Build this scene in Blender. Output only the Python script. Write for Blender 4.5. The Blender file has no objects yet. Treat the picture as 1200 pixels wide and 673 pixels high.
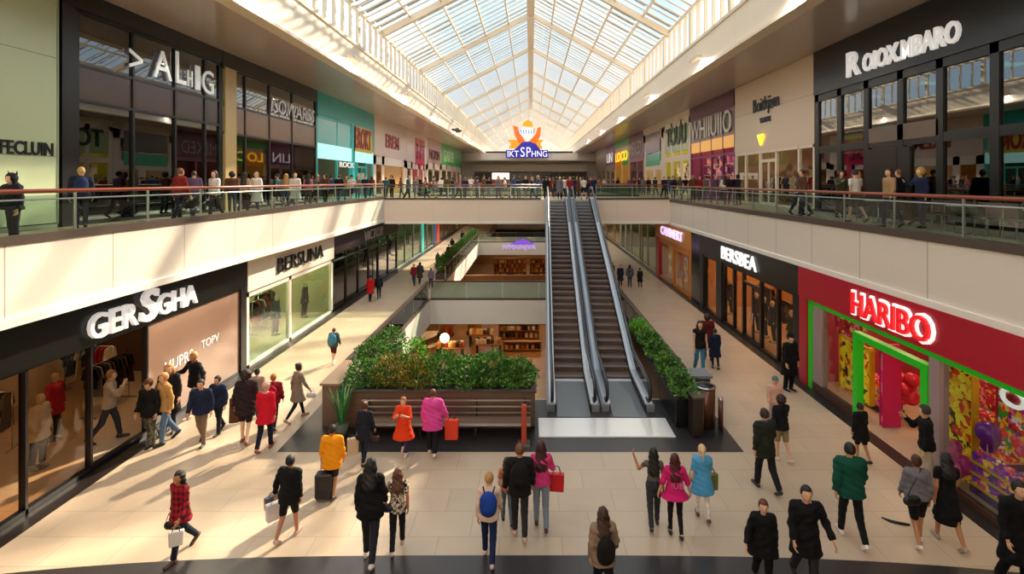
import bpy, bmesh, math, random
import numpy as np
from mathutils import Vector, Matrix
random.seed(7); np.random.seed(7)
C = bpy.context.scene.collection
SC = bpy.context.scene
PI = math.pi
# ------------------------------------------------------------------ camera
F = 620.0; VX, VY = 622.0, 212.0; EYE = 7.0
cam = bpy.data.cameras.new('camera'); camo = bpy.data.objects.new('camera', cam); C.objects.link(camo)
camo.location = (0, 0, EYE); camo.rotation_euler = (PI/2, 0, 0)
cam.sensor_width = 36; cam.lens = F/1200*36; cam.clip_start = .1; cam.clip_end = 600
cam.shift_x = (600-VX)/1200; cam.shift_y = -(336.5-VY)/1200
SC.camera = camo
SC.view_settings.view_transform = 'Standard'; SC.view_settings.look = 'None'
SC.view_settings.gamma = 1; SC.view_settings.use_curve_mapping = False
SC.view_settings.exposure = 0.5
SC.cycles.max_bounces = 10; SC.cycles.transparent_max_bounces = 24; SC.cycles.sample_clamp_indirect = 6
SC.cycles.caustics_reflective = False; SC.cycles.caustics_refractive = False
# ------------------------------------------------------------------ sky and sun
w = bpy.data.worlds.new('sky'); SC.world = w; w.use_nodes = True
nt = w.node_tree; nt.nodes.clear()
wo = nt.nodes.new('ShaderNodeOutputWorld'); bg = nt.nodes.new('ShaderNodeBackground')
tc = nt.nodes.new('ShaderNodeTexCoord'); no = nt.nodes.new('ShaderNodeTexNoise'); cr = nt.nodes.new('ShaderNodeValToRGB')
no.inputs['Scale'].default_value = 3.0; no.inputs['Detail'].default_value = 5
cr.color_ramp.elements[0].position = .42; cr.color_ramp.elements[0].color = (.62, .80, .93, 1)
cr.color_ramp.elements[1].position = .6; cr.color_ramp.elements[1].color = (.97, .95, .90, 1)
nt.links.new(tc.outputs['Generated'], no.inputs['Vector']); nt.links.new(no.outputs['Fac'], cr.inputs['Fac'])
nt.links.new(cr.outputs['Color'], bg.inputs['Color']); nt.links.new(bg.outputs[0], wo.inputs[0])
bg.inputs['Strength'].default_value = 1.15
SUN_EL, SUN_AZ = 33.0, math.atan2(.52, .85)      # azimuth measured from +Y towards +X
sd = bpy.data.lights.new('sun', 'SUN'); sd.energy = 13.5; sd.color = (1, .79, .54); sd.angle = math.radians(1.6)
so = bpy.data.objects.new('sun', sd); C.objects.link(so); so.location = (30, 50, 40)
_d = Vector((math.sin(SUN_AZ)*math.cos(math.radians(SUN_EL)), math.cos(SUN_AZ)*math.cos(math.radians(SUN_EL)), math.sin(math.radians(SUN_EL))))
so.rotation_euler = _d.to_track_quat('Z', 'Y').to_euler()
FILL_LIGHTS = []  # invented fill lights along both fascias, added to brighten the atrium
for _y in (8, 18, 28, 40, 54, 68, 84):
    for _s, _x in ((-1, -9.35), (1, 8.7)):
        _l = bpy.data.lights.new('added_fill_light', 'AREA'); _l.shape = 'RECTANGLE'; _l.size = 1.5; _l.size_y = .35; _l.energy = 290 if _s < 0 else 110; _l.color = (1, .93, .86)
        _o = bpy.data.objects.new('added_fill_light', _l); C.objects.link(_o); _o.location = (_x, _y, 13.35); _o.rotation_euler = (0, math.radians(14)*-_s, 0); FILL_LIGHTS.append((_s, _x, _y))
# ------------------------------------------------------------------ helpers
def lin(h):
    h = h.lstrip('#'); o = []
    for i in (0, 2, 4):
        c = int(h[i:i+2], 16)/255
        o.append(c/12.92 if c <= .04045 else ((c+.055)/1.055)**2.4)
    return (*o, 1)
MATS = {}
def nn(m, t): return m.node_tree.nodes.new(t)
def mat(name, col, rough=.6, metal=0, emit=None, es=0, bump=0, bscale=30, spec=.5, coat=0):
    if name in MATS: return MATS[name]
    m = bpy.data.materials.new(name); m.use_nodes = True; MATS[name] = m
    b = m.node_tree.nodes['Principled BSDF']; L = m.node_tree.links.new
    c = lin(col)
    b.inputs['Base Color'].default_value = c; b.inputs['Roughness'].default_value = rough
    b.inputs['Metallic'].default_value = metal; b.inputs['Specular IOR Level'].default_value = spec
    b.inputs['Coat Weight'].default_value = coat
    if emit: b.inputs['Emission Color'].default_value = lin(emit); b.inputs['Emission Strength'].default_value = es
    n = nn(m, 'ShaderNodeTexNoise'); n.inputs['Scale'].default_value = bscale; n.inputs['Detail'].default_value = 3
    t = nn(m, 'ShaderNodeTexCoord'); L(t.outputs['Object'], n.inputs['Vector'])
    mx = nn(m, 'ShaderNodeMix'); mx.data_type = 'RGBA'; mx.blend_type = 'MULTIPLY'; mx.inputs[0].default_value = .12
    mx.inputs[6].default_value = c; L(n.outputs['Fac'], mx.inputs[7]); L(mx.outputs[2], b.inputs['Base Color'])
    if bump:
        bp = nn(m, 'ShaderNodeBump'); bp.inputs['Strength'].default_value = bump; bp.inputs['Distance'].default_value = .02
        L(n.outputs['Fac'], bp.inputs['Height']); L(bp.outputs[0], b.inputs['Normal'])
    return m
def mathn(m, op, a, b=None):
    x = nn(m, 'ShaderNodeMath'); x.operation = op; L = m.node_tree.links.new
    for i, v in enumerate((a, b)):
        if v is None: continue
        if isinstance(v, (int, float)): x.inputs[i].default_value = v
        else: L(v, x.inputs[i])
    return x.outputs[0]
def seam_mat(name, col, axes, rough=.5, width=.02, dark=.45, spec=.5, bump=.0):
    """panelled surface: joint lines every period metres along the given world axes"""
    if name in MATS: return MATS[name]
    m = mat(name, col, rough, spec=spec); L = m.node_tree.links.new
    g = nn(m, 'ShaderNodeNewGeometry'); s = nn(m, 'ShaderNodeSeparateXYZ'); L(g.outputs['Position'], s.inputs[0])
    tot = None
    for ax, per, off in axes:
        v = mathn(m, 'FRACT', mathn(m, 'DIVIDE', mathn(m, 'ADD', s.outputs['XYZ'.index(ax)], 1000*per+off), per))
        v = mathn(m, 'LESS_THAN', v, width/per)
        tot = v if tot is None else mathn(m, 'MAXIMUM', tot, v)
    b = m.node_tree.nodes['Principled BSDF']; src = b.inputs['Base Color'].links[0].from_socket
    mx = nn(m, 'ShaderNodeMix'); mx.data_type = 'RGBA'; c = lin(col)
    mx.inputs[7].default_value = tuple(x*dark for x in c[:3])+(1,)
    L(src, mx.inputs[6]); L(tot, mx.inputs[0]); L(mx.outputs[2], b.inputs['Base Color'])
    return m
def tile_mat(name, col, tx, ty, rough=.25, var=.1, dark=.75, spec=.5):
    m = mat(name, col, rough, spec=spec); L = m.node_tree.links.new
    b = m.node_tree.nodes['Principled BSDF']
    g = nn(m, 'ShaderNodeNewGeometry'); mp = nn(m, 'ShaderNodeMapping'); L(g.outputs['Position'], mp.inputs[0])
    br = nn(m, 'ShaderNodeTexBrick'); L(mp.outputs[0], br.inputs['Vector'])
    br.offset = .5; br.inputs['Scale'].default_value = 1; br.inputs['Brick Width'].default_value = tx; br.inputs['Row Height'].default_value = ty
    br.inputs['Mortar Size'].default_value = .008; br.inputs['Mortar Smooth'].default_value = .1
    c = lin(col)
    br.inputs['Color1'].default_value = tuple(min(1, x*(1+var)) for x in c[:3])+(1,)
    br.inputs['Color2'].default_value = tuple(x*(1-var) for x in c[:3])+(1,)
    br.inputs['Mortar'].default_value = tuple(x*dark for x in c[:3])+(1,)
    n = nn(m, 'ShaderNodeTexNoise'); n.inputs['Scale'].default_value = .8; n.inputs['Detail'].default_value = 6; L(g.outputs['Position'], n.inputs['Vector'])
    mx = nn(m, 'ShaderNodeMix'); mx.data_type = 'RGBA'; mx.blend_type = 'MULTIPLY'; mx.inputs[0].default_value = .25
    L(br.outputs['Color'], mx.inputs[6]); L(n.outputs['Fac'], mx.inputs[7]); L(mx.outputs[2], b.inputs['Base Color'])
    r = nn(m, 'ShaderNodeMapRange'); r.inputs[3].default_value = rough-.07; r.inputs[4].default_value = rough+.12
    L(n.outputs['Fac'], r.inputs[0]); L(r.outputs[0], b.inputs['Roughness'])
    return m
def glass(name, tint='#ffffff', refl=1.0, ior=1.5, rough=.0, base=0.0):
    if name in MATS: return MATS[name]
    m = bpy.data.materials.new(name); m.use_nodes = True; MATS[name] = m; N = m.node_tree; N.nodes.clear(); L = N.links.new
    o = N.nodes.new('ShaderNodeOutputMaterial'); t = N.nodes.new('ShaderNodeBsdfTransparent'); g = N.nodes.new('ShaderNodeBsdfGlossy')
    f = N.nodes.new('ShaderNodeFresnel'); f.inputs[0].default_value = ior; mx = N.nodes.new('ShaderNodeMixShader')
    k = mathn(m, 'MINIMUM', mathn(m, 'ADD', mathn(m, 'MULTIPLY', f.outputs[0], refl), base), .95)
    gm_ = N.nodes.new('ShaderNodeNewGeometry'); k = mathn(m, 'MULTIPLY', k, mathn(m, 'SUBTRACT', 1.0, gm_.outputs['Backfacing']))
    t.inputs[0].default_value = lin(tint); g.inputs['Roughness'].default_value = rough
    L(k, mx.inputs[0]); L(t.outputs[0], mx.inputs[1]); L(g.outputs[0], mx.inputs[2]); L(mx.outputs[0], o.inputs[0])
    return m
def vivid(name, cols, scale=3, emit=0, kind='VORONOI'):
    """busy many-coloured printed or packed goods surface"""
    if name in MATS: return MATS[name]
    m = mat(name, cols[0], .45); L = m.node_tree.links.new; b = m.node_tree.nodes['Principled BSDF']
    t = nn(m, 'ShaderNodeTexCoord')
    v = nn(m, 'ShaderNodeTexVoronoi'); v.inputs['Scale'].default_value = scale; v.inputs['Randomness'].default_value = 1
    n = nn(m, 'ShaderNodeTexNoise'); n.inputs['Scale'].default_value = scale*.7
    mm = nn(m, 'ShaderNodeMix'); mm.data_type = 'RGBA'; mm.inputs[0].default_value = .18
    L(t.outputs['Object'], mm.inputs[6]); L(n.outputs['Color'], mm.inputs[7]); L(t.outputs['Object'], n.inputs['Vector']); L(mm.outputs[2], v.inputs['Vector'])
    s = nn(m, 'ShaderNodeSeparateColor'); L(v.outputs['Color'], s.inputs[0])
    r = nn(m, 'ShaderNodeValToRGB'); r.color_ramp.interpolation = 'CONSTANT'
    for i, c in enumerate(cols):
        if i == 0: e = r.color_ramp.elements[0]; e.position = 0
        elif i == 1: e = r.color_ramp.elements[1]; e.position = 1/len(cols)
        else: e = r.color_ramp.elements.new(i/len(cols))
        e.color = lin(c)
    L(s.outputs[0], r.inputs[0]); L(r.outputs[0], b.inputs['Base Color'])
    if emit: L(r.outputs[0], b.inputs['Emission Color']); b.inputs['Emission Strength'].default_value = emit
    return m
class MB:
    def __init__(s): s.v = []; s.f = []; s.mi = []
    def add(s, vs, fs, mi=0):
        n = len(s.v); s.v += [tuple(map(float, v)) for v in vs]; s.f += [tuple(n+i for i in f) for f in fs]; s.mi += [mi]*len(fs); return s
    def box(s, x0, x1, y0, y1, z0, z1, mi=0, top=None):
        x0, x1 = sorted((x0, x1)); y0, y1 = sorted((y0, y1)); z0, z1 = sorted((z0, z1))
        v = [(x0,y0,z0),(x1,y0,z0),(x1,y1,z0),(x0,y1,z0),(x0,y0,z1),(x1,y0,z1),(x1,y1,z1),(x0,y1,z1)]
        s.add(v, [(0,3,2,1),(0,1,5,4),(1,2,6,5),(2,3,7,6),(3,0,4,7)], mi); n = len(s.v)-8
        s.f.append((n+4,n+5,n+6,n+7)); s.mi.append(mi if top is None else top); return s
    def beam(s, a, b, w, h, mi=0, up=(0,0,1)):
        a, b = Vector(a), Vector(b); d = (b-a).normalized(); r = d.cross(Vector(up)).normalized(); u = r.cross(d)
        v = []
        for p in (a, b):
            for i, j in ((-1,-1),(1,-1),(1,1),(-1,1)): v.append(p+r*(i*w/2)+u*(j*h/2))
        return s.add(v, [(3,2,1,0),(4,5,6,7),(0,1,5,4),(1,2,6,5),(2,3,7,6),(3,0,4,7)], mi)
    def tube(s, pts, rad, n=8, mi=0, cap=True):
        pts = [Vector(p) for p in pts]; k = len(pts)
        if not hasattr(rad, '__len__'): rad = [rad]*k
        vs = []; ref = None
        for i, p in enumerate(pts):
            d = (pts[min(i+1, k-1)]-pts[max(i-1, 0)]).normalized()
            if ref is None: ref = Vector((0,0,1)) if abs(d.z) < .9 else Vector((1,0,0))
            r = (ref-d*ref.dot(d)).normalized(); ref = r; u = d.cross(r)
            for j in range(n):
                a = 2*PI*j/n; vs.append(p+(r*math.cos(a)+u*math.sin(a))*rad[i])
        fs = [(i*n+j, i*n+(j+1)%n, (i+1)*n+(j+1)%n, (i+1)*n+j) for i in range(k-1) for j in range(n)]
        if cap: fs += [tuple(range(n-1, -1, -1)), tuple((k-1)*n+j for j in range(n))]
        return s.add(vs, fs, mi)
    def prism(s, poly, axis, a, b, mi=0):
        """poly in the two remaining axes (cyclic order kept), extruded along axis from a to b"""
        n = len(poly)
        def P(p, t): return {'X': (t, p[0], p[1]), 'Y': (p[0], t, p[1]), 'Z': (p[0], p[1], t)}[axis]
        vs = [P(p, a) for p in poly]+[P(p, b) for p in poly]
        return s.add(vs, [tuple(range(n-1, -1, -1)), tuple(range(n, 2*n))]+[(i, (i+1)%n, n+(i+1)%n, n+i) for i in range(n)], mi)
    def ball(s, c, r, n=10, m=7, mi=0, rz=None, ry=None):
        rz = rz or r; ry = ry or r; vs = [(c[0], c[1], c[2]+rz)]
        for i in range(1, m):
            t = PI*i/m
            for j in range(n): a = 2*PI*j/n; vs.append((c[0]+r*math.sin(t)*math.cos(a), c[1]+ry*math.sin(t)*math.sin(a), c[2]+rz*math.cos(t)))
        vs.append((c[0], c[1], c[2]-rz)); fs = [(0, 1+j, 1+(j+1)%n) for j in range(n)]
        for i in range(m-2):
            for j in range(n): fs.append((1+i*n+j, 1+(i+1)*n+j, 1+(i+1)*n+(j+1)%n, 1+i*n+(j+1)%n))
        L = len(vs)-1; fs += [(L, 1+(m-2)*n+(j+1)%n, 1+(m-2)*n+j) for j in range(n)]
        return s.add(vs, fs, mi)
    def build(s, name, mats, parent=None, smooth=False, bevel=0, fixn=True):
        me = bpy.data.meshes.new(name); me.from_pydata(s.v, [], s.f)
        if not isinstance(mats, (list, tuple)): mats = [mats]
        for m in mats: me.materials.append(m)
        me.polygons.foreach_set('material_index', s.mi)
        if smooth: me.polygons.foreach_set('use_smooth', [True]*len(s.f))
        if fixn or bevel:
            bm = bmesh.new(); bm.from_mesh(me)
            if bevel:
                bmesh.ops.bevel(bm, geom=[e for e in bm.edges if e.is_manifold and e.calc_face_angle(0) > .5], offset=bevel, segments=1, affect='EDGES', clamp_overlap=True)
            bmesh.ops.recalc_face_normals(bm, faces=bm.faces); bm.to_mesh(me); bm.free()
        o = bpy.data.objects.new(name, me); C.objects.link(o)
        if parent is not None: o.parent = parent; o.matrix_parent_inverse = parent.matrix_basis.inverted() if parent.type != 'EMPTY' or any(parent.location) or any(parent.rotation_euler) else Matrix()
        return o
def empty(name, loc=(0,0,0), rz=0, label=None, cat=None, group=None, kind=None):
    o = bpy.data.objects.new(name, None); C.objects.link(o); o.location = loc; o.rotation_euler = (0, 0, rz); o.empty_display_size = .2
    return tag(o, label, cat, group, kind)
def tag(o, label=None, cat=None, group=None, kind=None):
    if label: o['label'] = label
    if cat: o['category'] = cat
    if group: o['group'] = group
    if kind: o['kind'] = kind
    return o
def st(o, label=None): o['kind'] = 'structure'; return tag(o, label)
def copy_tree(o, parent=None, loc=None, rz=None, label=None, group=None):
    c = o.copy(); C.objects.link(c)
    if parent is not None: c.parent = parent
    for ch in o.children: copy_tree(ch, c)
    if loc is not None: c.location = loc
    if rz is not None: c.rotation_euler = (0, 0, rz)
    return tag(c, label, None, group)
def ground(px, py, z=0.0):
    Y = F*(EYE-z)/(py-VY); return ((px-VX)*Y/F, Y)
# ------------------------------------------------------------------ materials of the building
M_tile = tile_mat('beige stone tiles', '#c6b096', 1.2, .8, .30, .05, .72)
M_dark = tile_mat('charcoal stone', '#2e2b2c', 1.8, .9, .33, .06, .7)
M_white = seam_mat('white wall panels', '#e0d5c8', [('Y', 2.6, .4)], .35, .03, .45)
M_whiteX = seam_mat('white bridge panels', '#e6d4c4', [('X', 3.1, .4)], .45, .02, .8)
M_plain = mat('warm white plaster', '#ebe4da', .6)
M_cream = mat('cream painted steel', '#e6d8c2', .5)
M_soff = seam_mat('soffit panels', '#b8a89e', [('Y', 4.2, 1.2)], .22, .03, .55)
M_curb = mat('brown stone curb', '#4d4038', .4)
M_rail = mat('polished copper wood handrail', '#8a4630', .28)
M_steel = mat('brushed steel', '#b9bcc0', .3, .9)
M_sat = mat('satin aluminium', '#a9aeb6', .35, .6)
M_bal = glass('balustrade glass', '#dbe8e2', 1.0)
M_roofg = glass('roof glass', '#f3f7fb', .8)
M_black = mat('black metal', '#0d0c0d', .35)
M_blackgloss = mat('black gloss panel', '#121113', .15)
M_led = mat('warm led strip', '#fff3dd', .5, emit='#ffe8c4', es=3.2)
M_lamp = mat('white lamp diffuser', '#fff3dd', .5, emit='#ffd9a0', es=10)
M_lampw = mat('cool lamp diffuser', '#ffffff', .5, emit='#fff0dc', es=10)
M_wood = seam_mat('brown wood slats', '#5a4335', [('Z', .16, .02)], .5, .015, .3)
M_bsmt = tile_mat('basement floor', '#a88a68', .8, .8, .3)

WL, WR = 10.0, 9.5           # lower shop fronts / edges of the upper galleries
WG = 10.6                    # left ground floor shop fronts stand back under the gallery
UL, UR = 14.0, 13.1          # upper shop fronts
ZG, ZU, ZC = 0.0, 5.62, 12.88
ZL, ZR = 4.22, 4.02          # underside of the gallery edge, left and right
YE = 106.0
# ------------------------------------------------------------------ floors
def slab(name, rects, z0, z1, mats):
    mb = MB()
    for (x0, x1, y0, y1) in rects: mb.box(x0, x1, y0, y1, z0, z1, 0, 1)
    return st(mb.build(name, mats, fixn=False))
V1, V2, V3 = (17.0, 31.0), (37.0, 60.0), (66.0, 92.0)
XL, XR = -5.9, 4.7
g = []
ys = [-12, V1[0], V1[1], V2[0], V2[1], V3[0], V3[1], YE]
for i in range(7):
    a, b = ys[i], ys[i+1]
    if i % 2 == 0: g.append((-16, 15.5, a, b))
    else: g += [(-16, XL, a, b), (XR, 15.5, a, b)]
slab('floor_ground', g, -1.4, 0, [M_plain, M_tile])
slab('floor_basement', [(-20, 20, -2, YE)], -5.3, -5.0, [M_plain, M_bsmt])
# dark stone inlays, 4 mm proud of the tiles
mb = MB(); mb.box(-6.55, 5.5, 13.65, 16.9, 0, .004)
st(mb.build('floor_dark_inlay', M_dark))
arc = [(-9.9, 6.0)]+[(-9.9+19.3*i/48, 9.88-.55*abs((i-24)/24.0)**3.2) for i in range(49)]+[(9.4, 6.0)]
st(MB().prism(arc, 'Z', 0, .004).build('floor_dark_arc', M_dark))
mb = MB(); mb.box(-WG+.02, -WG+.5, 5, YE, 0, .006); mb.box(WR-.42, WR-.02, 5, YE, 0, .006)
st(mb.build('trim_1', mat('dark threshold stone', '#221c1a', .35)))
# ------------------------------------------------------------------ upper galleries and bridges
slab('floor_gallery_left', [(-20, -WL, -12, YE+10)], ZL, ZU, [M_white, M_tile])
slab('floor_gallery_right', [(WR, 19.5, -12, YE+10)], ZR, ZU, [M_white, M_tile])
slab('floor_bridge', [(-WL, WR, 36.0, 47.0)], 4.1, ZU, [M_whiteX, M_tile])
slab('floor_bridge_far', [(-WL, WR, 70.0, YE+10)], 4.1, ZU, [M_whiteX, M_tile])
mb = MB()
mb.box(-WL-.06, -WL+.04, -2, 36, ZL, 5.78); mb.box(WR-.04, WR+.06, -2, 36, ZR, 5.56)
mb.box(-WL-.06, -WL+.04, 47, 70, ZL, 5.78); mb.box(WR-.04, WR+.06, 47, 70, ZR, 5.56)
st(mb.build('wall_gallery_edge', M_white))
mb = MB(); mb.box(-WL, WR, 35.94, 36.0, 4.1, 5.72)
st(mb.build('wall_bridge_edge', M_whiteX))
mb = MB()
mb.box(-WL+.04, -WL+.12, -2, 35.94, ZL-.02, ZL+.16); mb.box(WR-.12, WR-.04, -2, 35.94, ZR-.02, ZR+.16); mb.box(-WL+.12, WR-.12, 35.86, 35.94, 4.08, 4.24)
st(mb.build('trim_2', M_plain))
mb = MB()
for a, b in ((-2, 36), (47, 70)):
    mb.box(-WL-.14, -WL+.08, a, b, 5.78, 5.94); mb.box(WR-.08, WR+.14, a, b, 5.56, 5.75)
mb.box(-WL+.08, .7, 35.9, 36.1, 5.72, 5.84); mb.box(4.5, WR-.08, 35.9, 36.1, 5.72, 5.84)
mb.box(-WL+.08, WR-.08, 46.9, 47.1, 5.62, 5.8); mb.box(-WL+.08, WR-.08, 69.9, 70.1, 5.62, 5.8)
st(mb.build('trim_3', M_curb))
def balustrade(label, p0, p1, zb, zt, step=2.2, mid=True, railm=None, pr=.045):
    L = math.dist(p0, p1); n = max(1, round(L/step)); ux, uy = (p1[0]-p0[0])/L, (p1[1]-p0[1])/L
    r = empty('glass_balustrade', (p0[0], p0[1], zb), 0, label, 'railing')
    P = lambda t, z: (p0[0]+ux*t, p0[1]+uy*t, z)
    MB().tube([P(0, zt), P(L, zt)], pr, 10).build('handrail', railm or M_rail, r, True)
    if mid: MB().tube([P(0, zt-.17), P(L, zt-.17)], .018, 8).build('lower_rail', M_steel, r, True)
    for i in range(n):
        a, b = L*i/n+.03, L*(i+1)/n-.03
        MB().beam(P(a, (zb+zt-.08)/2), P(b, (zb+zt-.08)/2), .016, zt-.1-zb).build('glass_pane', M_bal, r)
    for i in range(n+1):
        t = min(max(L*i/n, .03), L-.03)
        MB().beam(P(t, zb), P(t, zt-.02), .05, .03, up=(ux, uy, 0)).build('post', M_steel, r)
    return r
balustrade('glass balustrade with copper handrail along the left upper gallery', (-WL-.03, 5), (-WL-.03, 36), 5.94, 6.79)
balustrade('glass balustrade with copper handrail along the right upper gallery', (WR+.03, 5), (WR+.03, 36), 5.75, 6.64)
balustrade('glass balustrade along the front of the upper bridge, left of the escalators', (-WL+.1, 36), (.78, 36), 5.84, 6.72)
balustrade('glass balustrade along the front of the upper bridge, right of the escalators', (4.42, 36), (WR-.1, 36), 5.84, 6.72)
balustrade('glass balustrade along the rear of the upper bridge', (-WL+.1, 47), (WR-.1, 47), 5.8, 6.72, 3.2, False)
balustrade('glass balustrade along the farthest upper bridge', (-WL+.1, 70), (WR-.1, 70), 5.8, 6.72, 3.2, False)
balustrade('glass balustrade on the left upper gallery beyond the bridge', (-WL-.03, 47.2), (-WL-.03, 69.8), 5.94, 6.79, 3.2, False)
balustrade('glass balustrade on the right upper gallery beyond the bridge', (WR+.03, 47.2), (WR+.03, 69.8), 5.75, 6.64, 3.2, False)
# ground level void rails
M_dkrail = mat('dark bronze handrail', '#3a2a22', .35)
M_dkglass = glass('smoked balustrade glass', '#5a5c5e', 1.2)
def void_rail(label, p0, p1, zt=1.08, gm=None):
    L = math.dist(p0, p1); n = max(1, round(L/2.0)); ux, uy = (p1[0]-p0[0])/L, (p1[1]-p0[1])/L
    r = empty('void_balustrade', (p0[0], p0[1], 0), 0, label, 'railing')
    P = lambda t, z: (p0[0]+ux*t, p0[1]+uy*t, z)
    MB().beam(P(0, zt), P(L, zt), .2, .07).build('handrail', M_dkrail, r)
    MB().beam(P(0, .05), P(L, .05), .16, .1).build('base_rail', M_curb, r)
    for i in range(n):
        MB().beam(P(L*i/n+.03, .56), P(L*(i+1)/n-.03, .56), .016, .9).build('glass_pane', gm or M_dkglass, r)
    for i in range(n+1):
        t = min(max(L*i/n, .03), L-.03)
        MB().beam(P(t, .1), P(t, zt-.03), .05, .03, up=(ux, uy, 0)).build('post', M_steel, r)
void_rail('bronze capped smoked glass railing along the left edge of the near floor opening', (XL-.12, 17.0), (XL-.12, 31.0))
void_rail('bronze capped smoked glass railing along the right edge of the near floor opening', (XR+.12, 16.4), (XR+.12, 31.0))
void_rail('clear glass railing with brown rail across the ground floor bridge', (XL, 31.1), (XR, 31.1), gm=M_bal)
void_rail('smoked glass railing along the right edge of the second floor opening', (XR+.12, 37), (XR+.12, 60))
void_rail('clear glass railing behind the second floor opening', (XL, 60.1), (XR, 60.1), gm=M_bal)
void_rail('thin glass railing on the left of the second floor opening beside the hedge', (XL-.08, 37), (XL-.08, 60), gm=M_bal)
# ------------------------------------------------------------------ enclosing walls, soffits, fascias
mb = MB(); mb.box(-20.3, -20, -12, YE+12, -5.3, 14.6); mb.box(-20, -16, -12, YE+10, -1.4, ZL) ; st(mb.build('wall_left', M_plain))
mb = MB(); mb.box(19.5, 19.8, -12, YE+12, -5.3, 14.6); mb.box(15.5, 19.5, -12, YE+10, -1.4, ZR); st(mb.build('wall_right', M_plain))
mb = MB(); mb.box(-20, 19.5, -12.3, -12, -5.3, 16.8); st(mb.build('wall_back', M_plain))
FL, FR = -9.8, 9.1
slab('ceiling_gallery_left', [(-20.3, FL-.25, -12, 160)], ZC, 14.5, [M_soff, M_plain])
slab('ceiling_gallery_right', [(FR+.25, 19.8, -12, 160)], ZC, 14.5, [M_soff, M_plain])
M_fas = seam_mat('fascia panels', '#f0e3d0', [('Y', 6.0, .5)], .4, .03, .8)
mb = MB(); mb.box(FL-.25, FL, -12, 160, ZC+.12, 14.6); st(mb.build('wall_fascia_left', M_fas))
mb = MB(); mb.box(FR, FR+.25, -12, 160, ZC+.12, 14.6); st(mb.build('wall_fascia_right', M_fas))
mb = MB(); mb.box(FL-.45, FL+.14, -12, YE, ZC-.02, ZC+.12); mb.box(FR-.14, FR+.45, -12, YE, ZC-.02, ZC+.12)
mb.box(FL-.1, FL+.08, -12, 160, 14.55, 14.7); mb.box(FR-.08, FR+.1, -12, 160, 14.55, 14.7)
st(mb.build('trim_4', M_cream))
tag(MB().box(FL+.02, FL+.1, -2, YE-1, ZC+.12, ZC+.15).build('led_strip', M_led), 'long warm light strip running along the lower edge of the left fascia', 'light')
tag(MB().box(FR-.1, FR-.02, -2, YE-1, ZC+.12, ZC+.15).build('led_strip', mat('dim led strip', '#fff0d8', .5, emit='#ffe0b4', es=.6)), 'long faint light strip running along the lower edge of the right fascia', 'light')
for _s, _x, _y in FILL_LIGHTS:  # made-up housings that carry the added fill lights
    e = empty('added_fill_fixture', (_x, _y, 13.45), 0, 'added slim white fill light bar along the %s fascia' % ('left' if _s < 0 else 'right'), 'light', 'added fill lights on the %s fascia' % ('left' if _s < 0 else 'right'))
    MB().box(_x-.14, _x+.14, _y-.7, _y+.7, 13.4, 13.5).build('housing', M_cream, e); MB().box(min(_x, _x+_s*.39), max(_x, _x+_s*.39), _y-.05, _y+.05, 13.42, 13.48).build('bracket', M_cream, e)
# ------------------------------------------------------------------ clerestory and skylight roof
ZE0, ZE, ZR_ = 14.65, 16.8, 21.9
for s, X, nm in ((-1, FL-.1, 'window_clerestory_left'), (1, FR+.1, 'window_clerestory_right')):
    e = st(empty(nm, (X, 0, ZE0)))
    mb = MB()
    y = -12.0; i = 0
    while y < 160:
        wd = .34 if i % 5 == 0 else .09
        mb.box(X-.06*s-.08, X-.06*s+.08, y, y+wd, ZE0, ZE); y += 1.2; i += 1
    mb.box(X-.12, X+.12, -12, 160, ZE-.12, ZE+.12)
    mb.build('window_frame', M_cream, e, fixn=False)
    MB().box(X-.01, X+.01, -12, 160, ZE0, ZE-.1).build('glazing', M_roofg, e)
def roofpt(s, t, y, dz=0):     # t 0 at the eave, 1 at the ridge
    X0 = FL-.1 if s < 0 else FR+.1
    return (X0*(1-t), y, ZE+(ZR_-ZE)*t+dz)
rf = st(empty('ceiling_skylight', (0, 0, ZE)))
mb = MB(); y = -1.0-12; k = 0
while y <= 160:
    for s in (-1, 1): mb.beam(roofpt(s, 0, y, -.12), roofpt(s, 1, y, -.12), .3, .42)
    y += 12.0
mb.build('rafter', M_cream, rf)
mb = MB()
for s in (-1, 1):
    for t in (.2, .4, .6, .8): mb.beam(roofpt(s, t, -12, .02), roofpt(s, t, 160, .02), .12, .18)
mb.build('purlin', M_cream, rf)
mb = MB().box(-.32, .32, -12, 160, ZR_-.3, ZR_+.05); mb.build('ridge_beam', M_cream, rf)
mb = MB(); y = -12.0; j = 0
while y <= 160:
    for s in (-1, 1): mb.beam(roofpt(s, 0, y, .1), roofpt(s, 1, y, .1), .06 if j % 3 else .12, .08)
    y += 1.0; j += 1
mb.build('glazing_bar', M_cream, rf, fixn=False)
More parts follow.
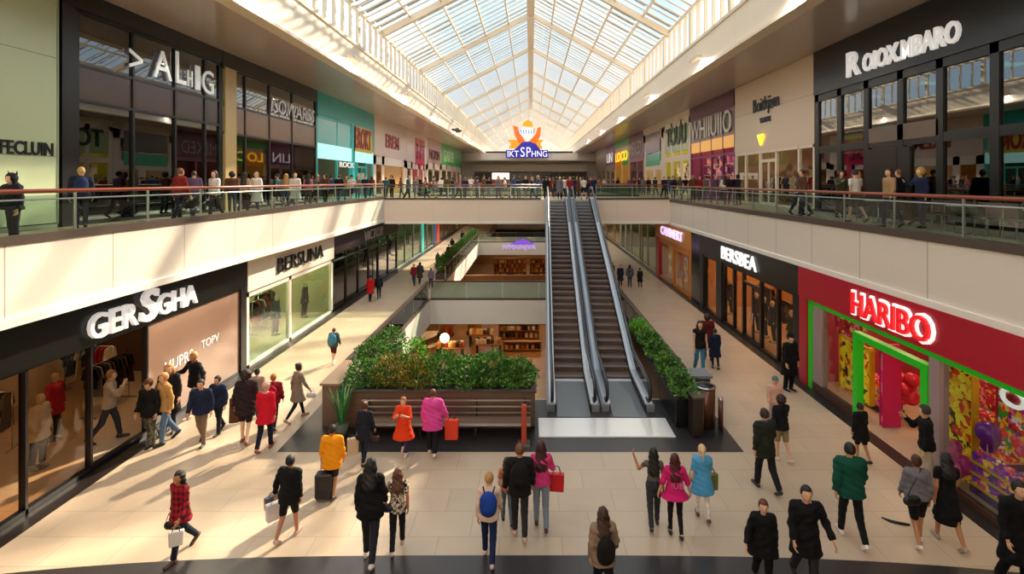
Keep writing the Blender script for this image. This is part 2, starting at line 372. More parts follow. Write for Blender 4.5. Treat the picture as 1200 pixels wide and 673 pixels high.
# solar louvre blinds laid over parts of the glass
M_louv = mat('translucent louvre', '#d9dcdc', .6)
mb = MB(); y = -11.5; j = 0
while y <= 159:
    for s in (-1, 1):
        for q in range(5):
            if random.random() < .35:
                mb.beam(roofpt(s, q*.2+.01, y, .2), roofpt(s, q*.2+.19, y, .2), random.choice((.16, .26, .36)), .02)
    y += 1.0
mb.build('louvre', M_louv, rf, fixn=False)
mb = MB()
for s in (-1, 1):
    a, b, c, d = roofpt(s, 0, -12, .16), roofpt(s, 1, -12, .16), roofpt(s, 1, 160, .16), roofpt(s, 0, 160, .16)
    up = (0, 0, .012); mb.add([a, b, c, d]+[(p[0], p[1], p[2]+.012) for p in (a, b, c, d)], [(0,1,2,3),(4,5,6,7),(0,1,5,4),(1,2,6,5),(2,3,7,6),(3,0,4,7)])
mb.build('glazing', M_roofg, rf)
for y0 in (-12.3, 160):
    st(MB().prism([(FL-.4, ZE), (FR+.4, ZE), (0, ZR_+.3)], 'Y', y0, y0+.3).build('wall_gable', M_plain))
# ------------------------------------------------------------------ far end
mb = MB(); mb.box(FL-.25, FR+.25, YE-.5, YE+.6, ZC-1.75, ZC-.3); st(mb.build('wall_end_beam', M_plain))
st(MB().box(-9.0, 8.4, YE-.6, YE+.2, ZC-.3, ZC+.0).build('trim_5', M_black))
mb = MB(); mb.box(-16, 15.5, YE+.6, YE+8, ZC-1.9, ZC-1.7); st(mb.build('ceiling_end', M_soff))
mb = MB(); mb.box(-20, 19.5, YE+8, YE+8.3, ZU, 12.9); mb.box(-20, 19.5, YE, YE+.3, -1.4, 4.1); mb.box(-20, 19.5, YE, YE+.3, -5.3, -1.4); st(mb.build('wall_end', M_plain))
st(MB().box(-12, 12, YE+7.2, YE+8, 9.0, 10.6).build('wall_end_fascia', M_plain))
st(MB().box(FL-.3, FR+.3, 159.4, 159.7, ZC, ZE).build('wall_end_far', M_plain))
# ------------------------------------------------------------------ escalators
M_step = mat('brown grey escalator step', '#6a554c', .5, .3, bump=.1)
M_stepedge = mat('worn step edge', '#8a7c74', .4, .4)
M_rubber = mat('black rubber handrail', '#15151a', .3)
M_escp = mat('escalator side panel grey', '#8e939c', .35, .5)
M_escs = mat('escalator silver deck', '#e6eaf0', .3, .45)
M_escd = mat('escalator landing plate', '#70757a', .35, .5)
M_escg = glass('escalator glass', '#b9c4cc', 1.2)
EY0, EYR, EYT, EY1 = 15.7, 18.9, 35.0, 36.6
RISE = ZU/(EYT-EYR)
def escal(label, xc, w_in=1.0):
    r = empty('escalator', (xc, EY0, 0), 0, label, 'escalator', 'escalators up to the upper bridge')
    X = xc
    def zl(y): return max(0, min(ZU, (y-EYR)*RISE))
    prof = [EY0+.35, EYR-.6, EYR, EYR+.8, EYT-.8, EYT, EY1-.1]
    # truss body below the steps, both cheeks
    pts = [(EY0+.2, .0), (EYR+1.6, .0), (EYT+.2, ZU-.95), (EY1-1.0, ZU-.95), (EY1-1.0, ZU+.0), (EYT, ZU+.0), (EYR, .03), (EY0+.2, .03)]
    cheek = [(EY0+.3, .0), (EYR+2.0, .0), (EYT+.4, ZU-1.0), (35.9, ZU-1.0), (35.9, ZU+.18), (EYT-.2, ZU+.20), (EYR-.1, .22), (EY0+.3, .22)]
    for s in (-1, 1):
        a, b = X+s*(w_in/2+.06), X+s*(w_in/2+.30)
        MB().prism(cheek, 'X', a, b).build('side_cladding', M_escp, r)
        d = MB()
        for i in range(len(prof)-1):
            d.beam((X+s*(w_in/2+.13), prof[i], zl(prof[i])+.24), (X+s*(w_in/2+.13), prof[i+1], zl(prof[i+1])+.24), .2, .05)
        d.build('deck', M_escs, r)
        MB().prism([(y, z) for y, z in ([(p, zl(p)-.25) for p in prof]+[(p, zl(p)+.2) for p in reversed(prof)])], 'X', X+s*(w_in/2+.02), X+s*(w_in/2+.055)).build('skirt_panel', M_black, r)
        xg = X+s*(w_in/2+.14)
        lo = [(p, zl(p)+.26) for p in prof]; hi = [(p, zl(p)+.93) for p in reversed(prof)]
        MB().prism(lo+hi, 'X', xg-.008, xg+.008).build('glass_panel', M_escg, r)
        path = [(EY0+.75, .24), (EY0+.42, .27), (EY0+.2, .42), (EY0+.1, .62), (EY0+.2, .82), (EY0+.42, .94)]+[(p, zl(p)+.97) for p in prof[1:-1]]+[(EY1-.3, ZU+.95), (EY1-.08, ZU+.82), (EY1, ZU+.62), (EY1-.08, ZU+.42), (EY1-.3, ZU+.3)]
        MB().tube([(xg, y, z) for y, z in path], .05, 8).build('handrail', M_rubber, r, True)
        MB().tube([(xg, y, z-.075) for y, z in path[5:-4]], .03, 6).build('handrail_guide', M_escs, r, True)
    MB().prism(pts, 'X', X-w_in/2, X+w_in/2).build('truss', M_black, r)
    MB().box(X-w_in/2, X+w_in/2, EY0-.1, EYR-.55, 0, .045).build('lower_landing_plate', M_escd, r, bevel=.01)
    MB().box(X-w_in/2, X+w_in/2, EYR-.55, EYR-.35, 0, .06).build('comb_plate', M_escs, r)
    MB().box(X-w_in/2, X+w_in/2, EYT+.3, EY1, ZU, ZU+.03).build('upper_landing_plate', M_escd, r)
    n = 34; dy = (EYT+.3-(EYR-.3))/n
    me = None
    for i in range(n):
        y = EYR-.3+i*dy; z = min(ZU+.02, ZU*(i+.6)/n+.03)
        if me is None:
            o = MB().box(X-w_in/2, X+w_in/2, y, y+dy+.04, z-.2, z, 0, 0).box(X-w_in/2, X+w_in/2, y-.012, y+.035, z-.03, z+.004, 1).build('step', [M_step, M_stepedge], r); me = o; y0, z0 = y, z
        else:
            o = me.copy(); C.objects.link(o); o.location = me.location+Vector((0, y-y0, z-z0))
    return r
e1 = escal('left of the two escalators, beside the long hedge planter', 1.28)
e2 = escal('right of the two escalators, beside the small side planter', 2.93)
for e, xc in ((e1, 1.28), (e2, 2.93)):
    a = -math.radians(1.4); dx = xc-2.1
    e.rotation_euler = (0, 0, a)
tag(MB().box(.22, 3.95, 14.4, 15.55, 0, .03).box(.22, 3.95, 14.4, 14.47, .03, .045).build('floor_plate', mat('bright ribbed steel plate', '#f4f2ee', .3, .35), bevel=.005), 'bright steel access plate on the floor at the foot of the escalators', 'floor plate')
# ------------------------------------------------------------------ planting
def leafmat(name, a, b, c):
    if name in MATS: return MATS[name]
    m = mat(name, a, .5); L = m.node_tree.links.new; bs = m.node_tree.nodes['Principled BSDF']
    g = nn(m, 'ShaderNodeNewGeometry'); n = nn(m, 'ShaderNodeTexNoise'); n.inputs['Scale'].default_value = 5; L(g.outputs['Position'], n.inputs['Vector'])
    ad = mathn(m, 'MULTIPLY', mathn(m, 'ADD', n.outputs['Fac'], g.outputs['Random Per Island']), .5)
    r = nn(m, 'ShaderNodeValToRGB'); r.color_ramp.elements[0].color = lin(a); r.color_ramp.elements[0].position = .3
    r.color_ramp.elements[1].color = lin(b); r.color_ramp.elements[1].position = .62
    e = r.color_ramp.elements.new(.74); e.color = lin(c)
    L(ad, r.inputs[0]); L(r.outputs[0], bs.inputs['Base Color'])
    return m
M_leaf = leafmat('green hedge leaves', '#1f4a1c', '#4c8a2c', '#8fae3c')
M_leaf2 = leafmat('yellowing hedge leaves', '#3d5a1c', '#8a8a2a', '#c08a30')
M_leaf3 = leafmat('bright fresh leaves', '#2f7a20', '#6fc02f', '#b5d84a')
M_twig = mat('twig bark', '#3a2b1e', .8)
M_soil = mat('dark soil', '#241a14', .95, bump=.4)
def shrub_parts(rx, ry, rz, n, leaf=.07, seed=1, mt=None):
    rng = random.Random(seed); mb = MB()
    for i in range(n):
        u = rng.uniform(-1, 1); a = rng.uniform(0, 2*PI); q = math.sqrt(1-u*u); d = Vector((q*math.cos(a), q*math.sin(a), u))
        k = rng.uniform(.6, 1.0)**.5*(1+.16*math.sin(4*a+seed)+.14*math.sin(5*u*3+seed))
        p = Vector((d.x*rx*k, d.y*ry*k, rz+d.z*rz*k))
        if p.z < .02: p.z = .02+rng.random()*.1
        ax = (d+Vector((rng.uniform(-.9, .9), rng.uniform(-.9, .9), rng.uniform(-.3, 1.0)))).normalized()
        sd_ = ax.cross(Vector((rng.uniform(-1, 1), rng.uniform(-1, 1), .3))).normalized(); s = leaf*rng.uniform(.7, 1.4)
        nrm = ax.cross(sd_)*s*.12
        mb.add([p, p+ax*s*.5+sd_*s*.32+nrm, p+ax*s*1.15, p+ax*s*.5-sd_*s*.32+nrm], [(0, 1, 2), (0, 2, 3)])
    st_ = MB()
    for i in range(9):
        a = rng.uniform(0, 2*PI); k = rng.uniform(.2, .7)
        st_.tube([(.05*math.cos(a), .05*math.sin(a), -.03), (rx*k*.5*math.cos(a), ry*k*.5*math.sin(a), rz*.8), (rx*k*math.cos(a), ry*k*math.sin(a), rz*1.6)], [.014, .009, .004], 5)
    return mb, st_
def shrub(loc, rx, ry, rz, n, label, mt, seed, group=None, leaf=.07):
    r = empty('hedge_shrub', loc, 0, label, 'shrub', group)
    mb, s = shrub_parts(rx, ry, rz, n, leaf, seed)
    o = mb.build('foliage', mt, None, fixn=False); o.parent = r; o = s.build('stem', M_twig, None, True); o.parent = r
    return r
# long planter in front of the near floor opening
M_pbox = seam_mat('brown timber planter boards', '#6b5342', [('Z', .2, .1), ('X', 1.5, .2)], .5, .012, .35)
pl = empty('planter_box', (-2.6, 15.8, 0), 0, 'long brown timber planter box between the walkway and the near floor opening', 'planter')
mb = MB(); mb.box(-5.3, .12, 14.85, 14.95, .12, 1.05); mb.box(-5.3, .12, 16.65, 16.75, .05, 1.05); mb.box(-5.3, -5.2, 14.95, 16.65, .05, 1.05); mb.box(.02, .12, 14.95, 16.65, .05, 1.05); mb.box(-5.2, .02, 14.95, 16.65, .0, .12)
mb.build('box', M_pbox, pl)
MB().box(-5.34, .16, 14.81, 14.97, 1.05, 1.1).box(-5.34, .16, 16.63, 16.79, 1.05, 1.1).box(-5.34, -5.18, 14.97, 16.63, 1.05, 1.1).box(0, .16, 14.97, 16.63, 1.05, 1.1).build('rim', M_curb, pl)
MB().box(-5.19, .01, 14.96, 16.64, .13, .98).build('soil', M_soil, pl)
lab = ['leftmost shrub of the long front planter', 'yellow tinged shrub, second from the left in the long planter', 'yellow and orange flecked shrub, third from the left in the long planter', 'dark green shrub in the middle of the long planter', 'green shrub right of the middle of the long planter', 'rounded tall shrub second from the escalator end of the long planter', 'rightmost shrub of the long planter, beside the escalator']
for i in range(7):
    shrub((-4.85+i*.74, 15.65+.1*(i % 2), .98), .55, .74, .34+.05*(i in (5, 3))+.03*(i % 2), 2300, lab[i], (M_leaf, M_leaf2, M_leaf2, M_leaf, M_leaf, M_leaf, M_leaf)[i], 10+i, 'shrubs in the long front planter')
pb = empty('planter_trough', (-5.3, 18, 0), 0, 'dark planter trough running back along the left railing', 'planter')
MB().box(-5.62, -4.95, 17.05, 20.4, -1.38, .75).build('trough', M_curb, pb); MB().box(-5.58, -4.99, 17.1, 20.35, .75, .78).build('soil', M_soil, pb)
shrub((-5.3, 17.8, .78), .5, .75, .42, 1700, 'leafy green shrub at the left railing behind the planter, nearest the camera', M_leaf, 31)
shrub((-5.15, 19.4, .78), .45, .8, .38, 1500, 'leafy green shrub at the left railing, second from the corner post', M_leaf, 32)
shrub((-3.6, 16.35, 1.0), .4, .4, .55, 900, 'bright lime green young shrub rising behind the long planter', M_leaf3, 33)
# right planter
pr_ = empty('planter_trough', (4.45, 18, 0), 0, 'dark planter trough between the right escalator and the right railing', 'planter')
MB().box(4.12, 4.66, 15.0, 17.0, 0, .8).box(4.12, 4.66, 17.0, 22.4, -1.38, .8).build('trough', M_black, pr_, bevel=.01); MB().box(4.17, 4.61, 15.05, 22.35, .8, .83).build('soil', M_soil, pr_)
for i in range(5):
    shrub((4.4, 15.5+i*1.45, .83), .36, .85, .26, 1100, ['nearest shrub of the trough beside the right escalator', 'second shrub of the trough beside the right escalator', 'middle shrub of the trough beside the right escalator', 'fourth shrub of the trough beside the right escalator', 'farthest shrub of the trough beside the right escalator'][i], M_leaf if i % 2 else M_leaf3 if i == 4 else M_leaf, 50+i, 'shrubs beside the right escalator')
# far hedge along second opening
ph = empty('planter_trough', (-6.4, 48, 0), 0, 'long low planter trough along the left side of the second floor opening', 'planter')
MB().box(-6.75, -6.1, 37.4, 61, 0, .45).build('trough', M_curb, ph); MB().box(-6.7, -6.15, 37.45, 60.9, .45, .48).build('soil', M_soil, ph)
hs = shrub((-6.42, 38.4, .48), .42, 1.15, .5, 1200, 'trimmed dark green hedge shrub in the row along the second floor opening', M_leaf, 70, 'hedge along the second floor opening', .09)
for i in range(1, 12): copy_tree(hs, None, (-6.42, 38.4+i*1.98, .48), PI*(i % 2))
# corner posts and bins
cp = empty('corner_pier', (-5.62, 16, 0), 0, 'brown box pier at the left end of the long planter', 'pier')
MB().box(-5.92, -5.42, 15.0, 16.9, 0, 1.2).build('casing', mat('taupe pier casing', '#6e5a4a', .4), cp, bevel=.015); MB().box(-5.97, -5.37, 14.95, 16.95, 1.2, 1.26).build('cap', mat('tan pier cap', '#8d765f', .4), cp)
cp = empty('corner_pier', (4.95, 16, 0), 0, 'grey box pier ending the right railing behind the bins', 'pier')
MB().box(4.72, 5.35, 15.75, 16.35, 0, 1.12).build('casing', mat('grey pier casing', '#55504e', .4), cp, bevel=.015); MB().box(4.67, 5.4, 15.7, 16.4, 1.12, 1.2).build('cap', M_escp, cp)
bn = empty('litter_bin', (4.98, 15.1, 0), 0, 'tall brown cylindrical litter bin with open top beside the right planter', 'bin')
mb = MB(); mb.tube([(4.98, 15.1, .0), (4.98, 15.1, 1.12)], .27, 20); mb.build('body', mat('copper brown bin shell', '#6b4434', .3, .5), bn, True)
MB().tube([(4.98, 15.1, 1.12), (4.98, 15.1, 1.16)], .29, 20).build('rim', M_steel, bn, True); MB().tube([(4.98, 15.1, 1.155), (4.98, 15.1, 1.17)], .22, 20).build('opening', M_black, bn, True)
bn = empty('litter_bin', (4.62, 14.55, 0), 0, 'slim dark brown rectangular bin at the front right of the planter', 'bin')
MB().box(4.42, 4.72, 14.4, 14.9, 0, 1.05).build('body', mat('dark umber bin', '#2b211d', .35), bn, bevel=.02); MB().box(4.40, 4.74, 14.38, 14.92, 1.05, 1.1).build('lid', M_curb, bn)
bo = empty('bollard', (5.33, 14.85, 0), 0, 'thin brown bollard right of the cylindrical litter bin', 'bollard')
MB().tube([(5.33, 14.85, 0), (5.33, 14.85, .85)], .07, 12).build('post', mat('russet post', '#5a2f22', .4), bo, True); MB().ball((5.33, 14.85, .86), .075).build('cap', M_steel, bo, True)
# bench
be = empty('bench', (-2.3, 14.5, 0), 0, 'long slatted bench with silver rails in front of the hedge planter', 'bench')
mb = MB()
for z in (.55, .72, .89): mb.beam((-4.7, 14.72, z), (.0, 14.72, z), .03, .035)
mb.build('back_rail', M_steel, be)
mb = MB()
for k in range(5): mb.box(-4.7, 0, 14.26+k*.09, 14.325+k*.09, .42, .455)
mb.build('seat', mat('brown bench slats', '#7a6152', .45), be); MB().box(-4.7, 0, 14.22, 14.25, .4, .46).build('front_rail', M_steel, be)
for x in (-4.5, -3.0, -1.5, -.15):
    MB().beam((x, 14.3, 0), (x, 14.3, .42), .05, .05, up=(0, 1, 0)).build('leg', M_black, be); MB().beam((x, 14.72, 0), (x, 14.74, .92), .05, .05, up=(0, 1, 0)).build('leg', M_black, be)
op = empty('marker_post', (-.18, 14.05, 0), 0, 'orange red upright post at the escalator end of the bench', 'post')
MB().box(-.25, -.11, 13.98, 14.12, .05, 1.05).build('post', mat('orange red paint', '#b5452a', .4), op, bevel=.01); MB().box(-.34, -.02, 13.9, 14.2, 0, .05).build('foot_plate', M_steel, op)
pp = empty('potted_plant', (-5.15, 14.4, 0), 0, 'tall narrow potted plant with long upright leaves left of the bench', 'plant')
MB().tube([(-5.15, 14.4, 0), (-5.15, 14.4, .38)], [.15, .19], 14).build('pot', mat('grey green pot', '#4a5346', .6), pp, True)
mb = MB(); rg = random.Random(3)
for i in range(60):
    a = rg.uniform(0, 2*PI); ln = rg.uniform(.7, 1.15); o_ = rg.uniform(.06, .3); p0 = Vector((-5.15+.06*math.cos(a), 14.4+.06*math.sin(a), .36))
    d = Vector((math.cos(a), math.sin(a), 0)); t = Vector((-math.sin(a), math.cos(a), 0))*.022
    m1 = p0+d*o_*.5+Vector((0, 0, ln*.6)); e_ = p0+d*o_*1.2+Vector((0, 0, ln))
    mb.add([p0-t, p0+t, m1+t*1.4, m1-t*1.4, e_], [(0, 1, 2, 3), (3, 2, 4)])
mb.build('foliage', leafmat('upright plant leaves', '#1d5a2c', '#3f8a4a', '#9ab88a'), pp, fixn=False)
# ------------------------------------------------------------------ lettering
def glyphs(s, bold=0.0, ext=.03):
    cu = bpy.data.curves.new('t', 'FONT'); cu.body = s; cu.extrude = ext; cu.offset = bold; cu.resolution_u = 3
    o = bpy.data.objects.new('t', cu); C.objects.link(o); dg = bpy.context.evaluated_depsgraph_get(); dg.update()
    me = o.evaluated_get(dg).to_mesh(); v = [tuple(x.co) for x in me.vertices]; f = [tuple(p.vertices) for p in me.polygons]
    o.evaluated_get(dg).to_mesh_clear(); bpy.data.objects.remove(o); bpy.data.curves.remove(cu)
    return v, f
def sign_text(s, side, Wd, Y0, Y1, z0, z1, m, parent, out=.14, depth=.06, bold=.0, name='sign_lettering', shear=0.0, rise=0.0):
    """letters on a side wall, filling Y0..Y1 by z0..z1; rise lifts the far end"""
    if side < 0 and Wd == WL: Wd, Y0, Y1, z0, z1 = WG, Y0*1.06, Y1*1.06, 7-(7-z0)*1.06, min(4.2, 7-(7-z1)*1.06)
    v, f = glyphs(s, bold); xs = [p[0] for p in v]; ys_ = [p[1] for p in v]
    ax, bx, ay, by = min(xs), max(xs), min(ys_), max(ys_); mb = MB(); vs = []
    for p in v:
        u = (p[0]-ax)/(bx-ax); q = (p[1]-ay)/(by-ay)
        yy = (Y0+(Y1-Y0)*u) if side < 0 else (Y1-(Y1-Y0)*u)
        yy += shear*q*(1 if side < 0 else -1)
        vs.append((side*(Wd-out-(depth if p[2] > 0 else 0)), yy, z0+(z1-z0)*q+rise*(u-.5)))
    mb.add(vs, f); return mb.build(name, m, parent)
def front_text(s, x0, x1, z0, z1, y, m, parent, depth=.1, bold=0, name='sign_lettering'):
    v, f = glyphs(s, bold); xs = [p[0] for p in v]; ys_ = [p[1] for p in v]; ax, bx, ay, by = min(xs), max(xs), min(ys_), max(ys_)
    return MB().add([(x0+(x1-x0)*(p[0]-ax)/(bx-ax), y-(depth if p[2] > 0 else 0), z0+(z1-z0)*(p[1]-ay)/(by-ay)) for p in v], f).build(name, m, parent)
# ------------------------------------------------------------------ shop fronts
G_clear = glass('shop glass', '#eef4f2', 1.3)
G_teal = glass('green tinted shop glass', '#d0eade', 1.2)
G_dark = glass('dark shop glass', '#5a5450', 2.3, base=.03)
G_green = glass('mirror tinted upper glass', '#5e6663', 2.6, base=.05)
M_floorshop = mat('pale shop floor', '#b58e66', .35)
ROOMS = []
def shop(label, side, Wd, Y0, Y1, z0, z1, fas=None, fz=None, frame='#0d0c0d', fw=.1, mulls=(), trans=(), gl=None, piers=(), panels=(), doors=(), sill=.12,
         room=None, lamp=3.0, wallc='#6a5240', depth=4.5, upper=None, name='shop_front', opened=()):
    """one shop front; out = metres proud of the wall plane; parts: frame, fascia_board, glass_pane, pier, door"""
    if side < 0 and Wd == WL:
        ky = lambda y: min(y*1.06, 105.8); kz = lambda z: 7-(7-z)*1.06
        Wd, Y0, Y1 = WG, ky(Y0), ky(Y1); mulls = tuple(ky(y) for y in mulls); fz = kz(fz); trans = tuple(kz(t) for t in trans)
        piers = tuple((ky(a), ky(b), c) for a, b, c in piers); doors = tuple((ky(a), ky(b)) for a, b in doors); panels = tuple((ky(q[0]), ky(q[1]), q[2], q[3], kz(q[4]), *q[5:]) for q in panels)
    r = empty(name, (side*Wd, (Y0+Y1)/2, z0), 0, label, 'shop front')
    X = lambda out: side*(Wd-out)
    fm = mat('frame '+frame, frame, .35); fz = fz if fz is not None else z1-.15
    if fas: MB().box(X(-.15), X(.12), Y0, Y1, fz, z1).build('fascia_board', mat('fascia '+fas, fas, .3), r)
    mb = MB(); m = sorted(set([Y0]+list(mulls)+[Y1]))
    for k, y in enumerate(m):
        a = y if k == 0 else (y-fw if k == len(m)-1 else y-fw/2)
        mb.box(X(-.1), X(.05), a, a+fw, z0+.012, fz)
    mb.box(X(-.1), X(.05), Y0, Y1, z0+.012, z0+sill); mb.box(X(-.1), X(.05), Y0, Y1, fz-fw, fz)
    for t in trans: mb.box(X(-.1), X(.04), Y0, Y1, t-fw/2, t+fw/2)
    mb.build('frame', fm, r)
    for a, b in zip(m[:-1], m[1:]):
        if any(pa <= (a+b)/2 <= pb for pa, pb in doors):
            dt = z0+2.5; df_ = MB(); c_ = (a+b)/2
            for u, v_ in ((a+.06, c_-.01), (c_+.01, b-.06)):
                df_ = MB(); df_.box(X(-.07), X(-.01), u, u+.07, z0+.02, dt); df_.box(X(-.07), X(-.01), v_-.07, v_, z0+.02, dt); df_.box(X(-.07), X(-.01), u+.07, v_-.07, z0+.02, z0+.2); df_.box(X(-.07), X(-.01), u+.07, v_-.07, dt-.08, dt)
                dr_ = df_.build('door', fm, r)
                MB().box(X(-.045), X(-.03), u+.07, v_-.07, z0+.2, dt-.08).build('door_pane', gl or G_clear, dr_)
                hy = v_-.12 if v_ < c_ else u+.12
                MB().tube([(X(.04), hy, z0+.85), (X(.04), hy, z0+1.35)], .018, 8).build('door_handle', M_steel, dr_, True)
            MB().box(X(-.08), X(.03), a, b, dt, dt+.08).build('door_header', fm, r)
            if fz-fw > dt+.3: MB().box(X(-.04), X(-.02), a+.02, b-.02, dt+.08, fz-fw).build('glass_pane', gl or G_clear, r)
            continue
        skip = any(o0 <= a and b <= o1 for o0, o1 in opened) or any(pa <= (a+b)/2 <= pb for pa, pb, *_ in panels)
        zs = [z0+sill]+list(trans)+[fz-fw]
        if skip: continue
        for q in range(len(zs)-1):
            g_ = (upper if upper and q == len(zs)-2 else gl) or G_clear
            MB().box(X(-.04), X(-.02), a+.02, b-.02, zs[q]+.01, zs[q+1]-.01).build('glass_pane', g_, r)
    for (a, b, c, zb, zt, *o_) in panels: MB().box(X(-.12), X(.03+(o_[0] if o_ else 0)), a, b, zb, zt).build('wall_panel', c if not isinstance(c, str) else mat('panel '+c, c, .2), r)
    for (a, b, c) in piers: MB().box(X(-.2), X(.1), a, b, z0+.012, fz).build('pier', mat('pier '+c, c, .35), r)
    # the room behind
    d = depth; wm = mat('shop wall '+wallc, wallc, .7); mb = MB()
    xb, xf = side*(Wd+d), side*(Wd+.15)
    mb.box(xb, xb+side*.1, Y0, Y1, z0+.001, z1-.001)
    mb.box(xf, xb, Y0, Y0+.08, z0+.001, z1-.001); mb.box(xf, xb, Y1-.08, Y1, z0+.001, z1-.001)
    st(mb.build('wall_shop_room', wm))
    n = max(1, round((Y1-Y0)/3.2))
    lm = mat('shop lamp %.1f %s' % (lamp, 'w'), '#fff0dc', .5, emit='#ffcf94', es=lamp*3)
    if lamp > 0:
        for i in range(n):
            y = Y0+(i+.5)*(Y1-Y0)/n; c = empty('ceiling_light', (side*(Wd+1.8), y, z1-.06), 0, 'square ceiling light inside the '+(room or 'shop'), 'light', 'ceiling lights inside the '+(room or 'shop'))
            zc = z1-.02 if z1 < 6 else z1-2.2
            MB().box(side*(Wd+1.5), side*(Wd+2.3), y-.35, y+.35, zc-.05, zc).build('diffuser', lm, c)
            f_ = MB().box(side*(Wd+1.44), side*(Wd+2.36), y-.41, y-.35, zc-.07, z1); f_.box(side*(Wd+1.44), side*(Wd+2.36), y+.35, y+.41, zc-.07, z1); f_.build('light_frame', M_black, c)
    ROOMS.append((label, side, Wd, Y0, Y1, z0, z1))
    return r
W1, W2 = mat('white sign letters', '#f4efe8', .35, emit='#ffffff', es=.25), mat('black sign letters', '#141210', .4)
WE = mat('glowing white letters', '#ffffff', .4, emit='#ffffff', es=.45)
# --- left, ground
a = shop('black shop front with raised white serif sign, nearest on the left', -1, WL, 5.5, 18.45, 0, ZL, '#0c0b0c', 3.3, '#171314', .06, (7.6, 10.45, 12.0, 13.75), (), glass('warm clear shop glass', '#e9dccb', .8), piers=((18.1, 18.45, '#120f10'),),
         panels=((13.8, 18.1, mat('pinkish gloss wall panel', '#9a7a68', .16), .12, 3.3),), opened=((12.6, 14.7),), room='nearest left shop', lamp=3.5, wallc='#5a3f30', depth=6)
sign_text('GER', -1, WL, 11.75, 13.2, 3.42, 4.0, W1, a, bold=.012, depth=.1); sign_text('S', -1, WL, 13.27, 13.85, 3.4, 4.22, W1, a, bold=.02, depth=.12, shear=.12); sign_text('GHA', -1, WL, 13.92, 15.55, 3.42, 3.98, W1, a, bold=.012, depth=.1)
sign_text('MUPRS', -1, WL, 14.4, 15.6, 1.75, 2.05, W1, a, .035, .01, name='small_lettering'); sign_text('TOPV', -1, WL, 16.0, 16.9, 1.9, 2.15, W1, a, .035, .01, name='small_lettering')
b = shop('white framed shop front with tall thin black letters, second on the left', -1, WL, 18.5, 26.6, 0, ZL, '#efe4d4', 3.1, '#efe9e0', .22, (21.9,), (), G_teal, room='second left shop', lamp=20, wallc='#b4b29e', depth=4)
sign_text('BERSUNA', -1, WL, 20.6, 25.1, 3.4, 3.98, W2, b, bold=0, rise=.0)
c = shop('black shop front with dim grey sign, third on the left', -1, WL, 26.65, 39.4, 0, ZL, '#2c211d', 3.3, '#0f0d0d', .08, (28.6, 30.6, 32.6, 34.6, 37), (2.9,), G_dark, doors=((32.7, 34.5),), room='third left shop', lamp=6, wallc='#4a3626', depth=5)
sign_text('VICTOR', -1, WL, 31.2, 35.2, 3.42, 4.0, mat('grey letters', '#b8aeb0', .4), c, bold=.0, shear=.2)
d = shop('pale glass shop front with a turquoise pillar, under the upper bridge on the left', -1, WL, 39.45, 54, 0, ZL, '#cfd6cf', 3.7, '#8a948e', .1, (42, 45, 48, 51), (), G_teal, piers=((48.2, 49.0, '#2cc8c8'),), room='turquoise pillar shop', lamp=4, wallc='#8a8a80', depth=4)
e = shop('glass shop front with blue and red pillars, far left on the ground floor', -1, WL, 54.05, 70, 0, ZL, '#8c8078', 3.6, '#5a524c', .1, (57, 61, 65), (), G_clear, piers=((54.3, 55.4, '#274a86'), (55.6, 57.4, '#b23a26')), room='blue and red pillar shop', lamp=4, wallc='#a08a70', depth=4)
shop('cream shop front at the far left end of the ground floor', -1, WL, 70.05, 105.5, 0, ZL, '#cbb89c', 3.5, '#8a7862', .2, (75, 80, 85, 90, 95, 100), (), G_clear, room='farthest left shop', lamp=4, wallc='#a08a70', depth=4)
# --- right, ground
M_red = seam_mat('crimson fascia panels', '#b0172e', [('Y', 4.4, .8)], .35, .02, .6)
h = empty('shop_front', (WR, 12, 0), 0, 'crimson sweet shop front with neon green frame and red lettered sign, nearest on the right', 'shop front')
MB().box(WR-.15, WR+.15, 5.5, 18.5, 3.0, ZR).build('fascia_board', M_red, h)
MB().box(WR-.12, WR+.15, 18.0, 18.5, .012, 3.0).build('pier', M_red, h)
M_gr = mat('neon green frame', '#1f9a1c', .35, emit='#1fd018', es=.12)
gf = MB(); gf.box(WR-.06, WR+.1, 17.75, 18.0, .012, 3.0); gf.box(WR-.06, WR+.1, 5.6, 18.0, 2.84, 3.0); gf.build('green_frame', M_gr, h)
gd = MB(); gd.box(WR-.1, WR+.1, 15.25, 15.45, .012, 2.62); gd.box(WR-.1, WR+.1, 12.55, 12.78, .012, 2.62); gd.box(WR-.1, WR+.1, 12.78, 15.25, 2.44, 2.62); gd.build('door_portal', M_gr, h)
M_pinkpier = mat('pale pink grey pier', '#a08a8c', .35)
MB().box(WR-.05, WR+.15, 17.2, 17.72, .012, 2.84).build('pier', M_pinkpier, h); MB().box(WR-.08, WR+.15, 12.2, 12.52, .012, 2.84).build('pier', M_pinkpier, h)
MB().box(WR-.02, WR, 15.5, 17.15, .3, 2.8).build('glass_pane', G_clear, h); MB().box(WR-.02, WR, 9.0, 12.15, .14, 2.8).build('glass_pane', G_clear, h); MB().box(WR-.02, WR, 5.7, 8.95, .14, 2.8).build('glass_pane', G_clear, h)
MB().box(WR-.06, WR+.08, 5.6, 12.15, .012, .14).box(WR-.06, WR+.08, 15.5, 17.75, .012, .3).build('sill', mat('brown sill', '#4a2c22', .4), h)
sign_text('HARIBO', 1, WR, 12.2, 15.35, 3.12, 3.86, mat('white sign halo', '#fff0ee', .4, emit='#ffe0dc', es=.7), h, out=.15, depth=.06, bold=.045, name='sign_outline')
sign_text('HARIBO', 1, WR, 12.27, 15.28, 3.18, 3.80, mat('glowing red letters', '#e0202a', .35, emit='#e81820', es=.4), h, out=.2, depth=.08, bold=.012)
